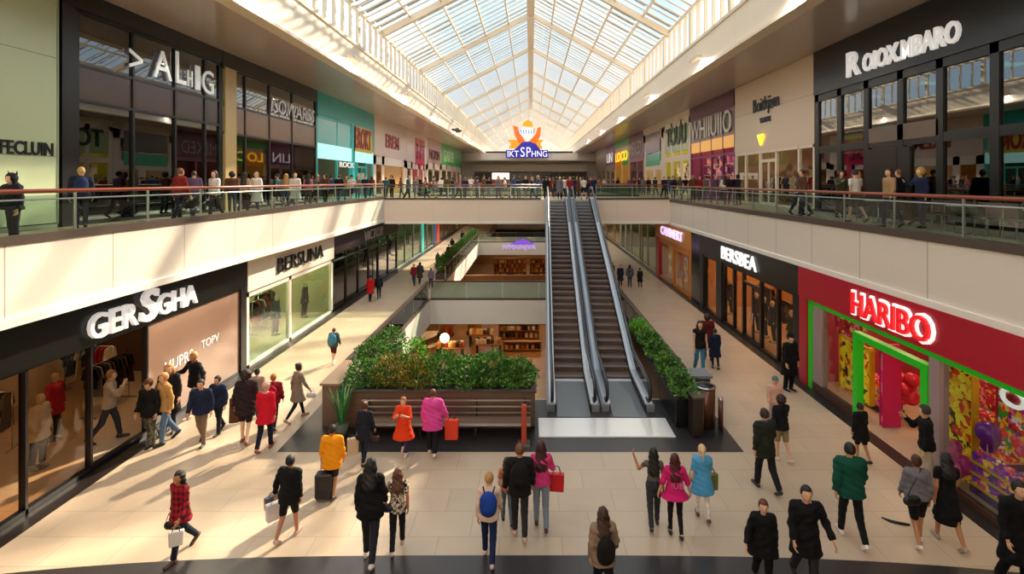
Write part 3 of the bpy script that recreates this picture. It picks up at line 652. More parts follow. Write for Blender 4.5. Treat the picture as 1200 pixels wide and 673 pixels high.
mb = MB(); mb.box(WR+5.5, WR+5.6, 5.5, 18.5, .001, ZR-.001); mb.box(WR+.15, WR+5.5, 18.42, 18.5, .001, ZR-.001); mb.box(WR+.15, WR+5.5, 5.5, 5.58, .001, ZR-.001)
st(mb.build('wall_shop_room', mat('sweet shop pink wall', '#b03a5a', .6)))
for k, y in enumerate((7.5, 10.2, 12.9, 15.6, 17.4)):
    c = empty('ceiling_light', (WR+2, y, ZR-.05), 0, 'square ceiling light inside the sweet shop', 'light', 'ceiling lights inside the sweet shop')
    MB().box(WR+1.2, WR+2.0, y-.35, y+.35, ZR-.06, ZR-.02).build('diffuser', mat('sweet lamp', '#fff0dc', .5, emit='#ffd2a0', es=14), c); MB().box(WR+1.15, WR+2.05, y-.4, y-.35, ZR-.08, ZR).box(WR+1.15, WR+2.05, y+.35, y+.4, ZR-.08, ZR).build('light_frame', M_black, c)
b = shop('black shop front with glowing white sign over amber lit windows, right side', 1, WR, 18.55, 29.5, 0, ZR, '#0d0c0e', 3.0, '#0d0c0e', .12, (18.95, 20.3, 21.8, 23.6, 24.7, 26.0, 26.9, 28.9), (), glass('amber shop glass', '#f2e4d2', .7), piers=((18.55, 19.0, '#100e10'), (26.1, 26.85, '#151417'), (28.9, 29.5, '#100e10')), doors=((21.9, 23.5),), room='black amber lit shop', lamp=9.0, wallc='#d8a880', depth=4)
sign_text('BERSBEA', 1, WR, 21.9, 25.9, 3.2, 3.82, WE, b, bold=.012)
tag(MB().box(WR-.1, WR+.3, 29.5, 30.95, .012, ZR-.01).build('wall_pier', M_blackgloss), 'x'); bpy.data.objects['wall_pier']['kind'] = 'structure'; del bpy.data.objects['wall_pier']['label']
o = shop('orange shop front with white and violet letters, behind the black one on the right', 1, WR, 31.0, 39.8, 0, ZR, '#d98a1c', 2.9, '#cf7a18', .3, (35.2,), (), G_clear, piers=((38.9, 39.8, '#b8281a'), (31.0, 31.5, '#c87414')), panels=(), doors=((31.6, 35.1),), room='orange shop', lamp=4, wallc='#c0742a', depth=4)
sign_text('CAVINERT', 1, WR, 32.6, 38.0, 3.2, 3.8, mat('white violet letters', '#efe6f4', .4, emit='#d8c8ff', es=.7), o, bold=.015)
shop('pale glass shop front with white pillars beyond the orange shop on the right', 1, WR, 39.85, 56, 0, ZR, '#b9ab98', 3.7, '#c9bba8', .2, (43, 45.2, 46.2, 50, 53), (), G_teal, room='shop beyond the orange one', lamp=3.5, wallc='#7d776a', depth=4)
shop('beige shop front at the far right end of the ground floor', 1, WR, 56.05, 105.5, 0, ZR, '#c4b39c', 3.6, '#9a8770', .2, tuple(range(60, 105, 6)), (), G_clear, room='farthest right shop', lamp=4, wallc='#a08a70', depth=4)
# --- left, upper
M_pale = seam_mat('pale green lit gloss panels', '#b9c6a2', [('Z', 2.9, 1.0)], .22, .025, .5)
f1 = shop('pale green gloss panel shop front with black lettering, upper left corner', -1, UL, 5.5, 15.65, ZU, ZC, None, 12.7, '#8f9c80', .06, (), (), None, panels=((5.6, 15.6, M_pale, ZU+.15, 12.65),), room='pale upper shop', lamp=0)
sign_text('FECLUIN', -1, UL, 13.9, 15.45, 7.72, 8.1, W2, f1, out=.04, depth=.03, bold=.02)
SPAN = seam_mat('bronze spandrel panels', '#4a352a', [('Y', 99, 0)], .22, .01, .5)
f2 = shop('dark glass shop front with white spiky lettering, upper left gallery', -1, UL, 15.7, 23.8, ZU, ZC, '#0b0a0b', 12.3, '#0b0a0b', .1, (16.3, 18.6, 20.8, 22.7), (9.5, 10.6), G_dark, upper=G_green, piers=((15.7, 16.2, '#0c0b0c'),), room='dark upper left shop', lamp=1.6, wallc='#3a2c24', depth=5)
for a_, b_ in ((16.35, 23.7),): MB().box(-UL+.0, -UL-.05, a_, b_, 9.55, 10.55).build('spandrel', SPAN, f2)
LW = mat('chrome white letters', '#eef2e8', .25, .3, emit='#ffffff', es=.12)
for s_, y0, y1, z0, z1 in (('>', 18.35, 18.95, 10.95, 11.6), ('A', 19.5, 20.5, 10.85, 11.9), ('L', 20.75, 21.35, 10.85, 12.1), ('H', 21.45, 21.75, 10.85, 11.5), ('I', 21.95, 22.25, 10.8, 11.8), ('G', 22.4, 23.2, 10.75, 11.75)):
    sign_text(s_, -1, UL, y0, y1, z0, z1, LW, f2, out=.06, depth=.05, bold=.0)
f3 = shop('dark brown shop front with small silver letters, second along the upper left gallery', -1, UL, 23.85, 34.4, ZU, ZC, '#1a1412', 12.2, '#161010', .09, (25.9, 28.3, 31.0), (9.2, 10.5), G_dark, upper=G_green, piers=((24.1, 25.0, '#c9b078'),), room='second dark upper left shop', lamp=2.4, wallc='#5a4630', depth=5)
MB().box(-UL+.0, -UL-.05, 25.1, 34.3, 9.25, 10.45).build('spandrel', mat('copper spandrel panel', '#8a6a50', .25), f3)
sign_text('ISOWARSS', -1, UL, 28.3, 33.9, 10.7, 11.5, mat('silver letters', '#c8c4c0', .3, .4), f3, out=.06, bold=.0, shear=.1)
f4 = shop('turquoise shop front with red and yellow block letters on the upper left gallery', -1, UL, 34.45, 46.9, ZU, ZC, '#10a8a8', 11.4, '#3ac0c0', .2, (38.2, 41.0, 42.6, 45), (), G_teal, panels=((34.6, 46.8, '#7ac8c4', 9.5, 11.4), (34.6, 46.8, mat('pale turquoise lit board', '#b8f0ec', .4, emit='#a8f4f0', es=.5), 8.5, 9.5, .03)), piers=((41.2, 41.9, '#28c4c8'),), doors=((42.7, 44.9),), room='turquoise upper shop', lamp=4, wallc='#7a8a86', depth=5)
MB().box(-UL+.04, -UL+.1, 41.6, 46.4, 9.35, 11.4).build('sign_board', mat('yellow sign board', '#d8c832', .4), f4)
sign_text('EROKT', -1, UL, 41.8, 46.0, 9.6, 11.3, mat('dark red letters', '#9a1c1c', .4), f4, out=.1, bold=.03); sign_text('ROCK', -1, UL, 38.4, 41.5, 8.0, 8.4, W1, f4, out=.1)
f5 = shop('white shop front with square red lettering on the upper left gallery', -1, UL, 46.95, 59, ZU, ZC, '#e0cfc0', 9.3, '#efe6dc', .8, (50,), (), G_clear, panels=((49.5, 57, mat('tan lit panel', '#c89858', .4), 5.8, 8.6),), room='white upper left shop', lamp=5, wallc='#c89858', depth=4)
sign_text('EREM', -1, UL, 50.5, 55.5, 10.2, 11.5, mat('brick red letters', '#a83228', .4), f5, bold=.03)
f6 = shop('pink shop front on the far upper left gallery', -1, UL, 59.05, 71, ZU, ZC, '#e8d8cc', 9.2, '#e6d8cc', .8, (62, 66, 69), (), G_clear, panels=((63.6, 69, '#d8305e', 9.0, 12.2, .12),), piers=((66.2, 67.2, '#d83a68'),), room='pink upper left shop', lamp=4, wallc='#c06a7a', depth=4)
sign_text('SET', -1, UL, 64, 68.5, 9.6, 11.6, mat('deep rose letters', '#a01840', .4), f6, out=.28)
f7 = shop('cream and mauve shop front near the end of the upper left gallery', -1, UL, 71.05, 82, ZU, ZC, '#b89890', 9.5, '#e6d8cc', .9, (76,), (), G_clear, room='mauve upper left shop', lamp=5, wallc='#a89080', depth=4)
sign_text('NORIN', -1, UL, 72.5, 80, 10, 11.4, mat('maroon letters', '#6a2a38', .4), f7)
f8 = shop('green signed shop front at the end of the upper left gallery', -1, UL, 82.05, 105.8, ZU, ZC, '#3cae54', 9.6, '#d8c8b8', .9, (88, 94, 100), (), G_clear, room='green upper left shop', lamp=5, wallc='#a89080', depth=4)
sign_text('GARDE', -1, UL, 84, 95, 10.2, 12, mat('pale green letters', '#c8f0c0', .4), f8)
# --- right, upper
r1 = shop('tall black glass shop front with large white lettering, upper right corner', 1, UR, 5.5, 24.3, ZU, ZC, '#060506', 10.9, '#060506', .3, (9.3, 11.3, 13.0, 14.9, 16.9, 18.7, 20.6, 22.4), (8.4,), G_dark, upper=glass('blue green reflective glass', '#4f6e74', 2.6, base=.06), room='black upper right shop', lamp=1.8, wallc='#4a3a2a', depth=5, doors=())
sign_text('R', 1, UR, 20.7, 21.6, 11.2, 12.2, W1, r1, bold=.03, depth=.1); sign_text('OIOX.MBARO', 1, UR, 15.9, 20.55, 11.2, 11.9, W1, r1, bold=.025, depth=.1)
YL = mat('glowing yellow letters', '#ffe030', .4, emit='#ffc81a', es=3)
gs = empty('hanging_sign', (UR+1.1, 22, 8.4), 0, 'glowing golden letter sign hanging inside the black upper right shop', 'sign')
sign_text('CBSI', 1, UR+1.0, 22.5, 24.0, 8.35, 9.0, YL, gs, 0, .05); sign_text('MPRAN', 1, UR+1.0, 20.8, 22.3, 8.35, 9.1, YL, gs, 0, .05)
MB().box(UR+1.0, UR+1.06, 20.7, 24.1, 8.2, 8.3).box(UR+1.0, UR+1.06, 20.7, 24.1, 9.15, 9.22).build('sign_frame', M_led, gs)
for y in (21, 23.8): MB().tube([(UR+1.03, y, 9.2), (UR+1.03, y, ZC)], .015, 5).build('hanger', M_black, gs)
MB().box(UR-.06, UR+.1, 18.85, 20.5, ZU+.02, 8.2).box(UR-.06, UR+.1, 18.2, 18.55, ZU+.02, 8.2).build('door', mat('black door leaf', '#0b0a0b', .3), r1)
MB().box(UR-.05, UR+.05, 16.95, 20.5, 8.45, 9.0).build('door_header', mat('taupe door header', '#6d5a4c', .4), r1)
WP = seam_mat('cream shop wall panels', '#e2cdb4', [('Z', 4.2, 1.6), ('Y', 20, 3)], .45, .03, .6)
r2 = shop('cream walled shop front with small black blackletter sign, upper right gallery', 1, UR, 24.35, 33.8, ZU, ZC, None, 8.7, '#efe2d2', .14, (25.8, 28.2, 30.2, 32.2), (), G_clear, panels=(), doors=((28.3, 30.1),), room='cream upper right shop', lamp=7, wallc='#9a7a64', depth=5)
MB().box(UR-.06, UR+.15, 24.35, 33.8, 8.7, ZC-.01).build('wall_panel', WP, r2)
sign_text('Boitkjiøn', 1, UR, 27.7, 30.9, 10.7, 11.7, mat('navy black letters', '#20222c', .4), r2, out=.08, bold=.0); sign_text('VINTAS', 1, UR, 28.7, 30.0, 10.25, 10.55, mat('navy black letters', '#20222c', .4), r2, out=.08, bold=.02)
MB().add(*(lambda: ([(UR-.1, 29.9, 9.0), (UR-.1, 30.3, 9.6), (UR-.1, 29.5, 9.6), (UR-.14, 29.9, 9.0), (UR-.14, 30.3, 9.6), (UR-.14, 29.5, 9.6)], [(0, 1, 2), (3, 5, 4), (0, 3, 4, 1), (1, 4, 5, 2), (2, 5, 3, 0)]))()).build('emblem', YL, r2)
r3 = shop('purple shop front with tall silver lettering, upper right gallery', 1, UR, 33.85, 43.2, ZU, ZC, '#5c1540', 11.9, '#7a2458', .14, (36, 38.3, 40.8), (8.8,), glass('violet tinted glass', '#c89ab4', 1.2), panels=((33.95, 43.1, mat('taupe backing board', '#8d7a6c', .35), 10.0, 11.9), (33.95, 43.1, mat('amber lit strip board', '#e0a858', .4, emit='#e8a850', es=.35), 9.2, 10.0)), room='purple upper shop', lamp=6, wallc='#a04a78', depth=5)
sign_text('WHIIUIIO', 1, UR, 34.2, 42.8, 10.2, 11.7, mat('brushed silver letters', '#bfb8b0', .3, .5), r3, out=.1)
r4 = shop('cream shop front with dark green letters and lime window, upper right gallery', 1, UR, 43.25, 52, ZU, ZC, '#e6d8c4', 12.3, '#e6d8c4', .5, (46, 49), (9.0,), glass('lime tinted glass', '#d4e07a', 1.0), panels=((43.9, 51.4, '#a8c08a', 9.6, 12.2),), room='lime upper shop', lamp=7, wallc='#b8c040', depth=4)
sign_text('TOUU', 1, UR, 44.4, 50.8, 10.2, 11.9, mat('dark green letters', '#1c3a24', .4), r4, out=.08, bold=.02)
r5 = shop('cream shop front with grey square sign and mint band, upper right gallery', 1, UR, 52.05, 61, ZU, ZC, '#d8c8b6', 12.2, '#e0d2c2', .9, (56,), (8.6,), G_clear, panels=((53.4, 59.8, '#77706e', 10.0, 12.1, .05), (53.4, 59.8, '#5fb894', 8.6, 9.9, .05)), room='mint banded upper shop', lamp=7, wallc='#c8c0a8', depth=4)
r6 = shop('maroon shop front with grey lettering, upper right gallery', 1, UR, 61.05, 70, ZU, ZC, '#6e3a4c', 9.8, '#a86a7c', .4, (65,), (), G_clear, room='maroon upper shop', lamp=6, wallc='#7c4054', depth=4)
sign_text('MEKED', 1, UR, 62, 69, 10.3, 11.8, mat('pale grey letters', '#b8aca8', .4), r6)
r7 = shop('green shop front with orange and yellow sign, far upper right gallery', 1, UR, 70.05, 82, ZU, ZC, '#4aa63c', 11.8, '#d8b878', .5, (76,), (), G_clear, panels=((75.5, 81.5, '#f08a18', 9.2, 11.7), (70.6, 75.5, '#1fa03a', 9.2, 11.7)), room='green and orange upper shop', lamp=5, wallc='#b89a50', depth=4)
sign_text('LOCO', 1, UR, 71, 81, 9.8, 11.2, mat('yellow letters', '#ffd838', .4, emit='#ffd020', es=.6), r7, out=.1, bold=.02)
r8 = shop('violet shop front near the far upper right end', 1, UR, 82.05, 92, ZU, ZC, '#7a2c68', 9.6, '#a08478', .6, (87,), (), G_clear, room='violet upper shop', lamp=5, wallc='#907060', depth=4)
sign_text('LIN', 1, UR, 84, 90, 10, 11.5, W1, r8)
shop('brown shop front at the far upper right end', 1, UR, 92.05, 105.8, ZU, ZC, '#9a8070', 9.6, '#8a7468', .6, (98,), (), G_clear, room='brown upper shop', lamp=5, wallc='#907868', depth=4)
# --- far end store and hanging sign
fe = shop_end = empty('shop_front', (0, YE+7.3, ZU), 0, 'dark wide shop front closing the far end of the upper level', 'shop front')
MB().box(-12, 12, YE+7.2, YE+7.4, 8.6, 9.0).build('fascia_board', M_black, fe); MB().box(-12, 12, YE+7.3, YE+7.35, ZU, 8.6).build('glass_pane', mat('dark brown window', '#2c201a', .15), fe)
mb = MB()
for i in range(13): mb.box(-12+i*2-.06, -12+i*2+.06, YE+7.2, YE+7.4, ZU, 8.6)
mb.build('frame', mat('brown frame', '#7a5a40', .4), fe)
sg = empty('emblem_sign', (-.6, YE-1, 12), 0, 'large orange and blue emblem sign on the far end beam', 'sign')
Ys = YE-1.0
def q(px, py): return (px-VX)*Ys/F, EYE-(py-VY)*Ys/F
M_or, M_or2, M_bl = mat('sign orange', '#f0701c', .4, emit='#f0701c', es=.3), mat('sign amber', '#f7a41c', .4, emit='#f7a41c', es=.3), mat('sign blue', '#2320a0', .35, emit='#2320a0', es=.3)
M_ws = mat('sign white', '#f4f2f6', .4, emit='#ffffff', es=.5)
def plate(name, pts, m, y0, y1): return MB().prism([q(*p) for p in pts], 'Y', Ys+y0, Ys+y1).build(name, m, sg)
plate('left_wing', [(601, 147), (607, 149), (609, 156), (616, 166), (622, 168), (617, 172), (608, 168), (603, 158)], M_or, -.3, .1)
plate('right_wing', [(634, 149), (630, 150), (628, 157), (620, 166), (614, 168), (619, 173), (628, 169), (633, 160)], M_or, -.3, .1)
plate('left_ribbon', [(595, 164), (606, 164), (613, 168), (608, 173), (602, 174), (596, 174), (599, 169)], M_or2, -.2, .15)
plate('right_ribbon', [(637, 164), (626, 164), (620, 168), (626, 173), (631, 175), (636, 174), (633, 169)], M_or2, -.2, .15)
plate('crest', [(612, 147), (614, 143), (618, 141), (623, 143), (625, 148), (618, 150)], M_or2, -.4, 0)
mb = MB(); cx, cz = q(617, 155)
mb.ball((cx, Ys-.4, cz), 1.35, 16, 10, rz=1.0, ry=.5); mb.build('medallion', M_ws, sg, True)
mb = MB()
for k in range(7): mb.tube([(cx-1.7+k*.55, Ys-.85, cz+.5), (cx-1.4+k*.46, Ys-.95, cz-.4)], .1, 6)
mb.build('stripe', mat('sign pale blue', '#7a9ad0', .4), sg)
plate('blue_mound', [(600, 178), (607, 172), (612, 167), (620, 166), (628, 169), (634, 177)], M_bl, -.5, -.05)
plate('name_board', [(593, 176), (642, 176), (642, 185), (593, 185)], M_bl, -.6, 0)
x0, _ = q(595, 0); x1, _ = q(608, 0); _, zt = q(0, 177); _, zb = q(0, 184)
MB().box(*sorted((q(600,0)[0], q(635,0)[0])), Ys, YE-.5, q(0,184)[1], q(0,180)[1]).build('bracket', M_black, sg)
front_text('IKT', x0, x1, zb, zt, Ys-.6, M_ws, sg); x0, _ = q(623, 0); x1, _ = q(641, 0); front_text('HNG', x0, x1, zb, zt, Ys-.6, M_ws, sg)
x0, _ = q(610, 0); x1, _ = q(615, 0); front_text('S', x0, x1, zb, zt+.7, Ys-.6, M_ws, sg); x0, _ = q(617, 0); x1, _ = q(622, 0); front_text('P', x0, x1, zb, zt+.7, Ys-.6, M_ws, sg)
# dark dome fitting on the left fascia
df = empty('fascia_speaker', (FL+.7, 66, 13.2), 0, 'dark oval speaker fitted to the far left fascia', 'speaker'); MB().ball((FL+.7, 66, 13.3), .5, 12, 8, ry=.9, rz=.3).build('housing', mat('olive grey housing', '#5a5548', .5), df, True); MB().box(FL+.01, FL+.4, 65.8, 66.2, 13.2, 13.5).build('bracket', M_black, df)
kb = empty('kiosk', (-4.2, 74, ZU), 0, 'white lit kiosk board standing among the people on the far upper bridge', 'kiosk'); MB().box(-5.4, -3.0, 73.8, 74.1, ZU+1.6, ZU+2.5).build('board', mat('white board', '#f6ecd8', .5, emit='#fff0d8', es=.7), kb); MB().box(-5.0, -3.4, 73.5, 74.4, ZU, ZU+1.1).build('counter', M_curb, kb); MB().box(-4.3, -4.1, 73.9, 74.0, ZU+1.1, ZU+1.6).build('post', M_steel, kb)
# purple sign on the far ground bridge edge
ps = empty('purple_sign', (-.5, 59.7, -.8), 0, 'glowing purple sign on the edge beyond the second floor opening', 'sign')
pm = mat('violet neon', '#a070ff', .4, emit='#8a50ff', es=.3); front_text('IVMNNJVR', -3.2, .6, -.95, -.25, 59.95, mat('lilac letters', '#e8d8f4', .4, emit='#c8a8ff', es=.4), ps, .08)
MB().prism([(-2.4, -.2), (.5, -.2), (-.9, .45)], 'Y', 59.85, 59.97).build('gable', pm, ps)
# ------------------------------------------------------------------ figures: smooth bodies and clothes polygonised from distance fields
def surfnet(Fv, lo, h):
    nx, ny, nz = Fv.shape; ins = Fv < 0
    acc = np.zeros((nx-1, ny-1, nz-1, 3), np.float32); cnt = np.zeros((nx-1, ny-1, nz-1), np.float32)
    offs = [(i, j, k) for i in (0, 1) for j in (0, 1) for k in (0, 1)]
    sl = lambda o: Fv[o[0]:nx-1+o[0], o[1]:ny-1+o[1], o[2]:nz-1+o[2]]
    for o in offs:
        for ax in range(3):
            if o[ax]: continue
            p = list(o); p[ax] = 1; a, b = sl(o), sl(p); m = (a < 0) != (b < 0)
            t = np.where(m, a/np.where(m, a-b, 1), 0)
            for c in range(3): acc[..., c] += np.where(m, (t if c == ax else o[c]), 0)
            cnt += m
    act = cnt > 0; idx = -np.ones(act.shape, np.int64); n = int(act.sum()); idx[act] = np.arange(n)
    I = np.argwhere(act); V = (I+acc[act]/cnt[act][:, None])*h+np.array(lo)
    Fs = []
    for ax in range(3):
        b1, b2 = (ax+1) % 3, (ax+2) % 3
        s0 = [slice(1, -1)]*3; s0[ax] = slice(0, -1); s1 = [slice(1, -1)]*3; s1[ax] = slice(1, None)
        A, B = ins[tuple(s0)], ins[tuple(s1)]; E = np.argwhere(A != B)
        if not len(E): continue
        flip = A[tuple(E.T)]
        E = E+np.array([0 if k == ax else 1 for k in range(3)])
        def cell(d1, d2):
            c = E.copy(); c[:, b1] -= d1; c[:, b2] -= d2; return idx[c[:, 0], c[:, 1], c[:, 2]]
        Q = np.stack([cell(1, 1), cell(0, 1), cell(0, 0), cell(1, 0)], 1); Q[~flip] = Q[~flip][:, ::-1]; Fs.append(Q)
    return V, (np.concatenate(Fs) if Fs else np.zeros((0, 4), np.int64))
class Grid:
    def __init__(s, lo, hi, h):
        s.lo, s.h = lo, h; ax = [np.arange(int(math.ceil((b-a)/h))+2, dtype=np.float32)*h+a for a, b in zip(lo, hi)]
        s.x, s.y, s.z = ax[0][:, None, None], ax[1][None, :, None], ax[2][None, None, :]; s.shape = tuple(len(a) for a in ax)
    def cone(s, a, b, ra, rb, sx=1, sy=1, cut=False):
        a, b = np.array(a, float), np.array(b, float); S = np.array([sx, sy, 1.0]); A = a/S; D = (b-a)/S; L2 = float(D@D)+1e-9
        px, py, pz = s.x/sx-A[0], s.y/sy-A[1], s.z-A[2]
        hh = (px*D[0]+py*D[1]+pz*D[2])/L2; hc = np.clip(hh, 0, 1)
        d = np.sqrt((px-hc*D[0])**2+(py-hc*D[1])**2+(pz-hc*D[2])**2)-(ra+(rb-ra)*hc)
        if cut: d = np.maximum(d, (hh-1)*math.sqrt(L2))
        return d*min(sx, sy, 1)
    def ell(s, c, r):
        k = np.sqrt(((s.x-c[0])/r[0])**2+((s.y-c[1])/r[1])**2+((s.z-c[2])/r[2])**2); return (k-1)*min(r)
def smin(a, b, k=.03):
    h = np.clip(.5+.5*(b-a)/k, 0, 1); return b+(a-b)*h-k*h*(1-h)
def sun_(l, k=.03):
    r = l[0]
    for x in l[1:]: r = smin(r, x, k)
    return r
def netmesh(name, Fv, G, mats, tr, extra=None):
    V, Q = surfnet(Fv, G.lo, G.h)
    if not len(V): return None
    V = tr(V); vs = [tuple(v) for v in V.tolist()]; fs = [tuple(f) for f in Q.tolist()]
    if extra: n = len(vs); vs += [tuple(v) for v in tr(np.array(extra.v)).tolist()]; fs += [tuple(n+i for i in f) for f in extra.f]
    me = bpy.data.meshes.new(name); me.from_pydata(vs, [], fs); me.materials.append(mats)
    me.polygons.foreach_set('use_smooth', [True]*len(fs)); me.update(); return me
def skeleton(p):
    st_, g_ = math.radians(p.get('stride', 20)), p.get('g', 'f')
    up = p.get('knee', 20 if abs(st_) > .1 else 4); st_ *= .8
    hw = .085; J = {}
    for s, nm in ((-1, 'L'), (1, 'R')):
        a = st_*(-s) if True else 0       # left leads when stride is positive
        bend = math.radians(8 if a > 0 else up)
        kx = np.array([s*hw*1.05, .43*math.sin(a), -.43*math.cos(a)]); d2 = a-bend
        ak = kx+np.array([0, .42*math.sin(d2), -.42*math.cos(d2)]); J['h'+nm] = np.array([s*hw, 0, 0.]); J['k'+nm] = kx; J['a'+nm] = ak
        J['f'+nm] = d2 if a <= 0 else 0
    hz = .075-min(J['aL'][2], J['aR'][2])
    for k in list(J):
        if k[0] in 'hka': J[k] = J[k]+np.array([0, 0, hz])
    J['hz'] = hz; ws = .165 if g_ == 'f' else .195; ln = math.radians(p.get('lean', 3))
    T = lambda z: np.array([0, math.sin(ln)*z, hz+math.cos(ln)*z])
    J['T'] = T; J['neck'] = T(.53); J['head'] = T(.53)+np.array([0, .02, .155]); J['ws'] = ws
    for s, nm in ((-1, 'L'), (1, 'R')):
        sw, ab, be = [math.radians(v) for v in p.get('arm'+nm, (st_*57*s*.8, 9, 18))][:3]
        inw = p.get('in'+nm, .12)
        S = T(.475)+np.array([s*ws, 0, 0]); d1 = np.array([s*math.sin(ab), math.sin(sw)*math.cos(ab), -math.cos(sw)*math.cos(ab)])
        e = S+d1*.28; d2 = np.array([s*math.sin(ab)-s*inw, math.sin(sw+be), -math.cos(sw+be)]); d2 /= np.linalg.norm(d2)
        J['s'+nm] = S; J['e'+nm] = e; J['w'+nm] = e+d2*.25; J['d'+nm] = d2
    return J
def hand_geo(J, mb):
    for s, nm in ((-1, 'L'), (1, 'R')):
        Wt, d = J['w'+nm], J['d'+nm]; n = np.array([-s, 0, 0.])-d*(-s*d[0]); n /= np.linalg.norm(n); t = np.cross(d, n)
        if t[1]+.3*t[2] < 0: t = -t
        for k, ln in enumerate((.058, .074, .08, .07)):
            b = Wt+d*.082+t*((k-1.5)*.02); pts = [b, b+d*ln*.45+n*.006, b+d*ln*.8+n*.025, b+d*ln*.95+n*.045]; mb.tube(pts, [.0095, .009, .008, .006], 6)
        b = Wt+d*.028+t*.028; q_ = d*.62+t*.62+n*.35; mb.tube([b, b+q_*.035, b+q_*.055+d*.012], [.012, .0105, .007], 6)
SKIN = {'l': '#d9a887', 'm': '#b47a56', 'd': '#6b4028', 'p': '#e6bda2'}
CLOTH_N = 0
def cloth(col, pat=None):
    key = 'fabric '+col+(' '+pat if pat else '')
    if key in MATS: return MATS[key]
    m = mat(key, col, .85, bump=.15, bscale=22, spec=.25); L = m.node_tree.links.new; b = m.node_tree.nodes['Principled BSDF']
    if pat:
        t = nn(m, 'ShaderNodeTexCoord'); s = nn(m, 'ShaderNodeSeparateXYZ'); L(t.outputs['Object'], s.inputs[0]); mx = nn(m, 'ShaderNodeMix'); mx.data_type = 'RGBA'; c = lin(col)
        alt = {'plaid': '#14090b', 'zebra': '#2a2018', 'camo': '#2f3a26', 'stripe': '#e8dccb', 'check': '#f0e0d8', 'flower': '#c84a5a'}[pat]
        if pat in ('plaid', 'check'):
            a = mathn(m, 'LESS_THAN', mathn(m, 'FRACT', mathn(m, 'MULTIPLY', mathn(m, 'ADD', s.outputs[0], s.outputs[1]), 9)), .45); bb = mathn(m, 'LESS_THAN', mathn(m, 'FRACT', mathn(m, 'MULTIPLY', s.outputs[2], 9)), .45)
            f = mathn(m, 'MULTIPLY', mathn(m, 'ADD', a, bb), .45)
        elif pat == 'stripe': f = mathn(m, 'LESS_THAN', mathn(m, 'FRACT', mathn(m, 'MULTIPLY', s.outputs[0], 8)), .4)
        else:
            n = nn(m, 'ShaderNodeTexNoise'); n.inputs['Scale'].default_value = 14 if pat == 'zebra' else 9; n.inputs['Distortion'].default_value = 2; L(t.outputs['Object'], n.inputs[0]); f = mathn(m, 'GREATER_THAN', n.outputs['Fac'], .5)
        L(f, mx.inputs[0]); mx.inputs[6].default_value = c; mx.inputs[7].default_value = lin(alt); L(mx.outputs[2], b.inputs['Base Color'])
    return m
def tuplecol(v): return v if isinstance(v, tuple) else (v, None)
MESHCACHE = {}
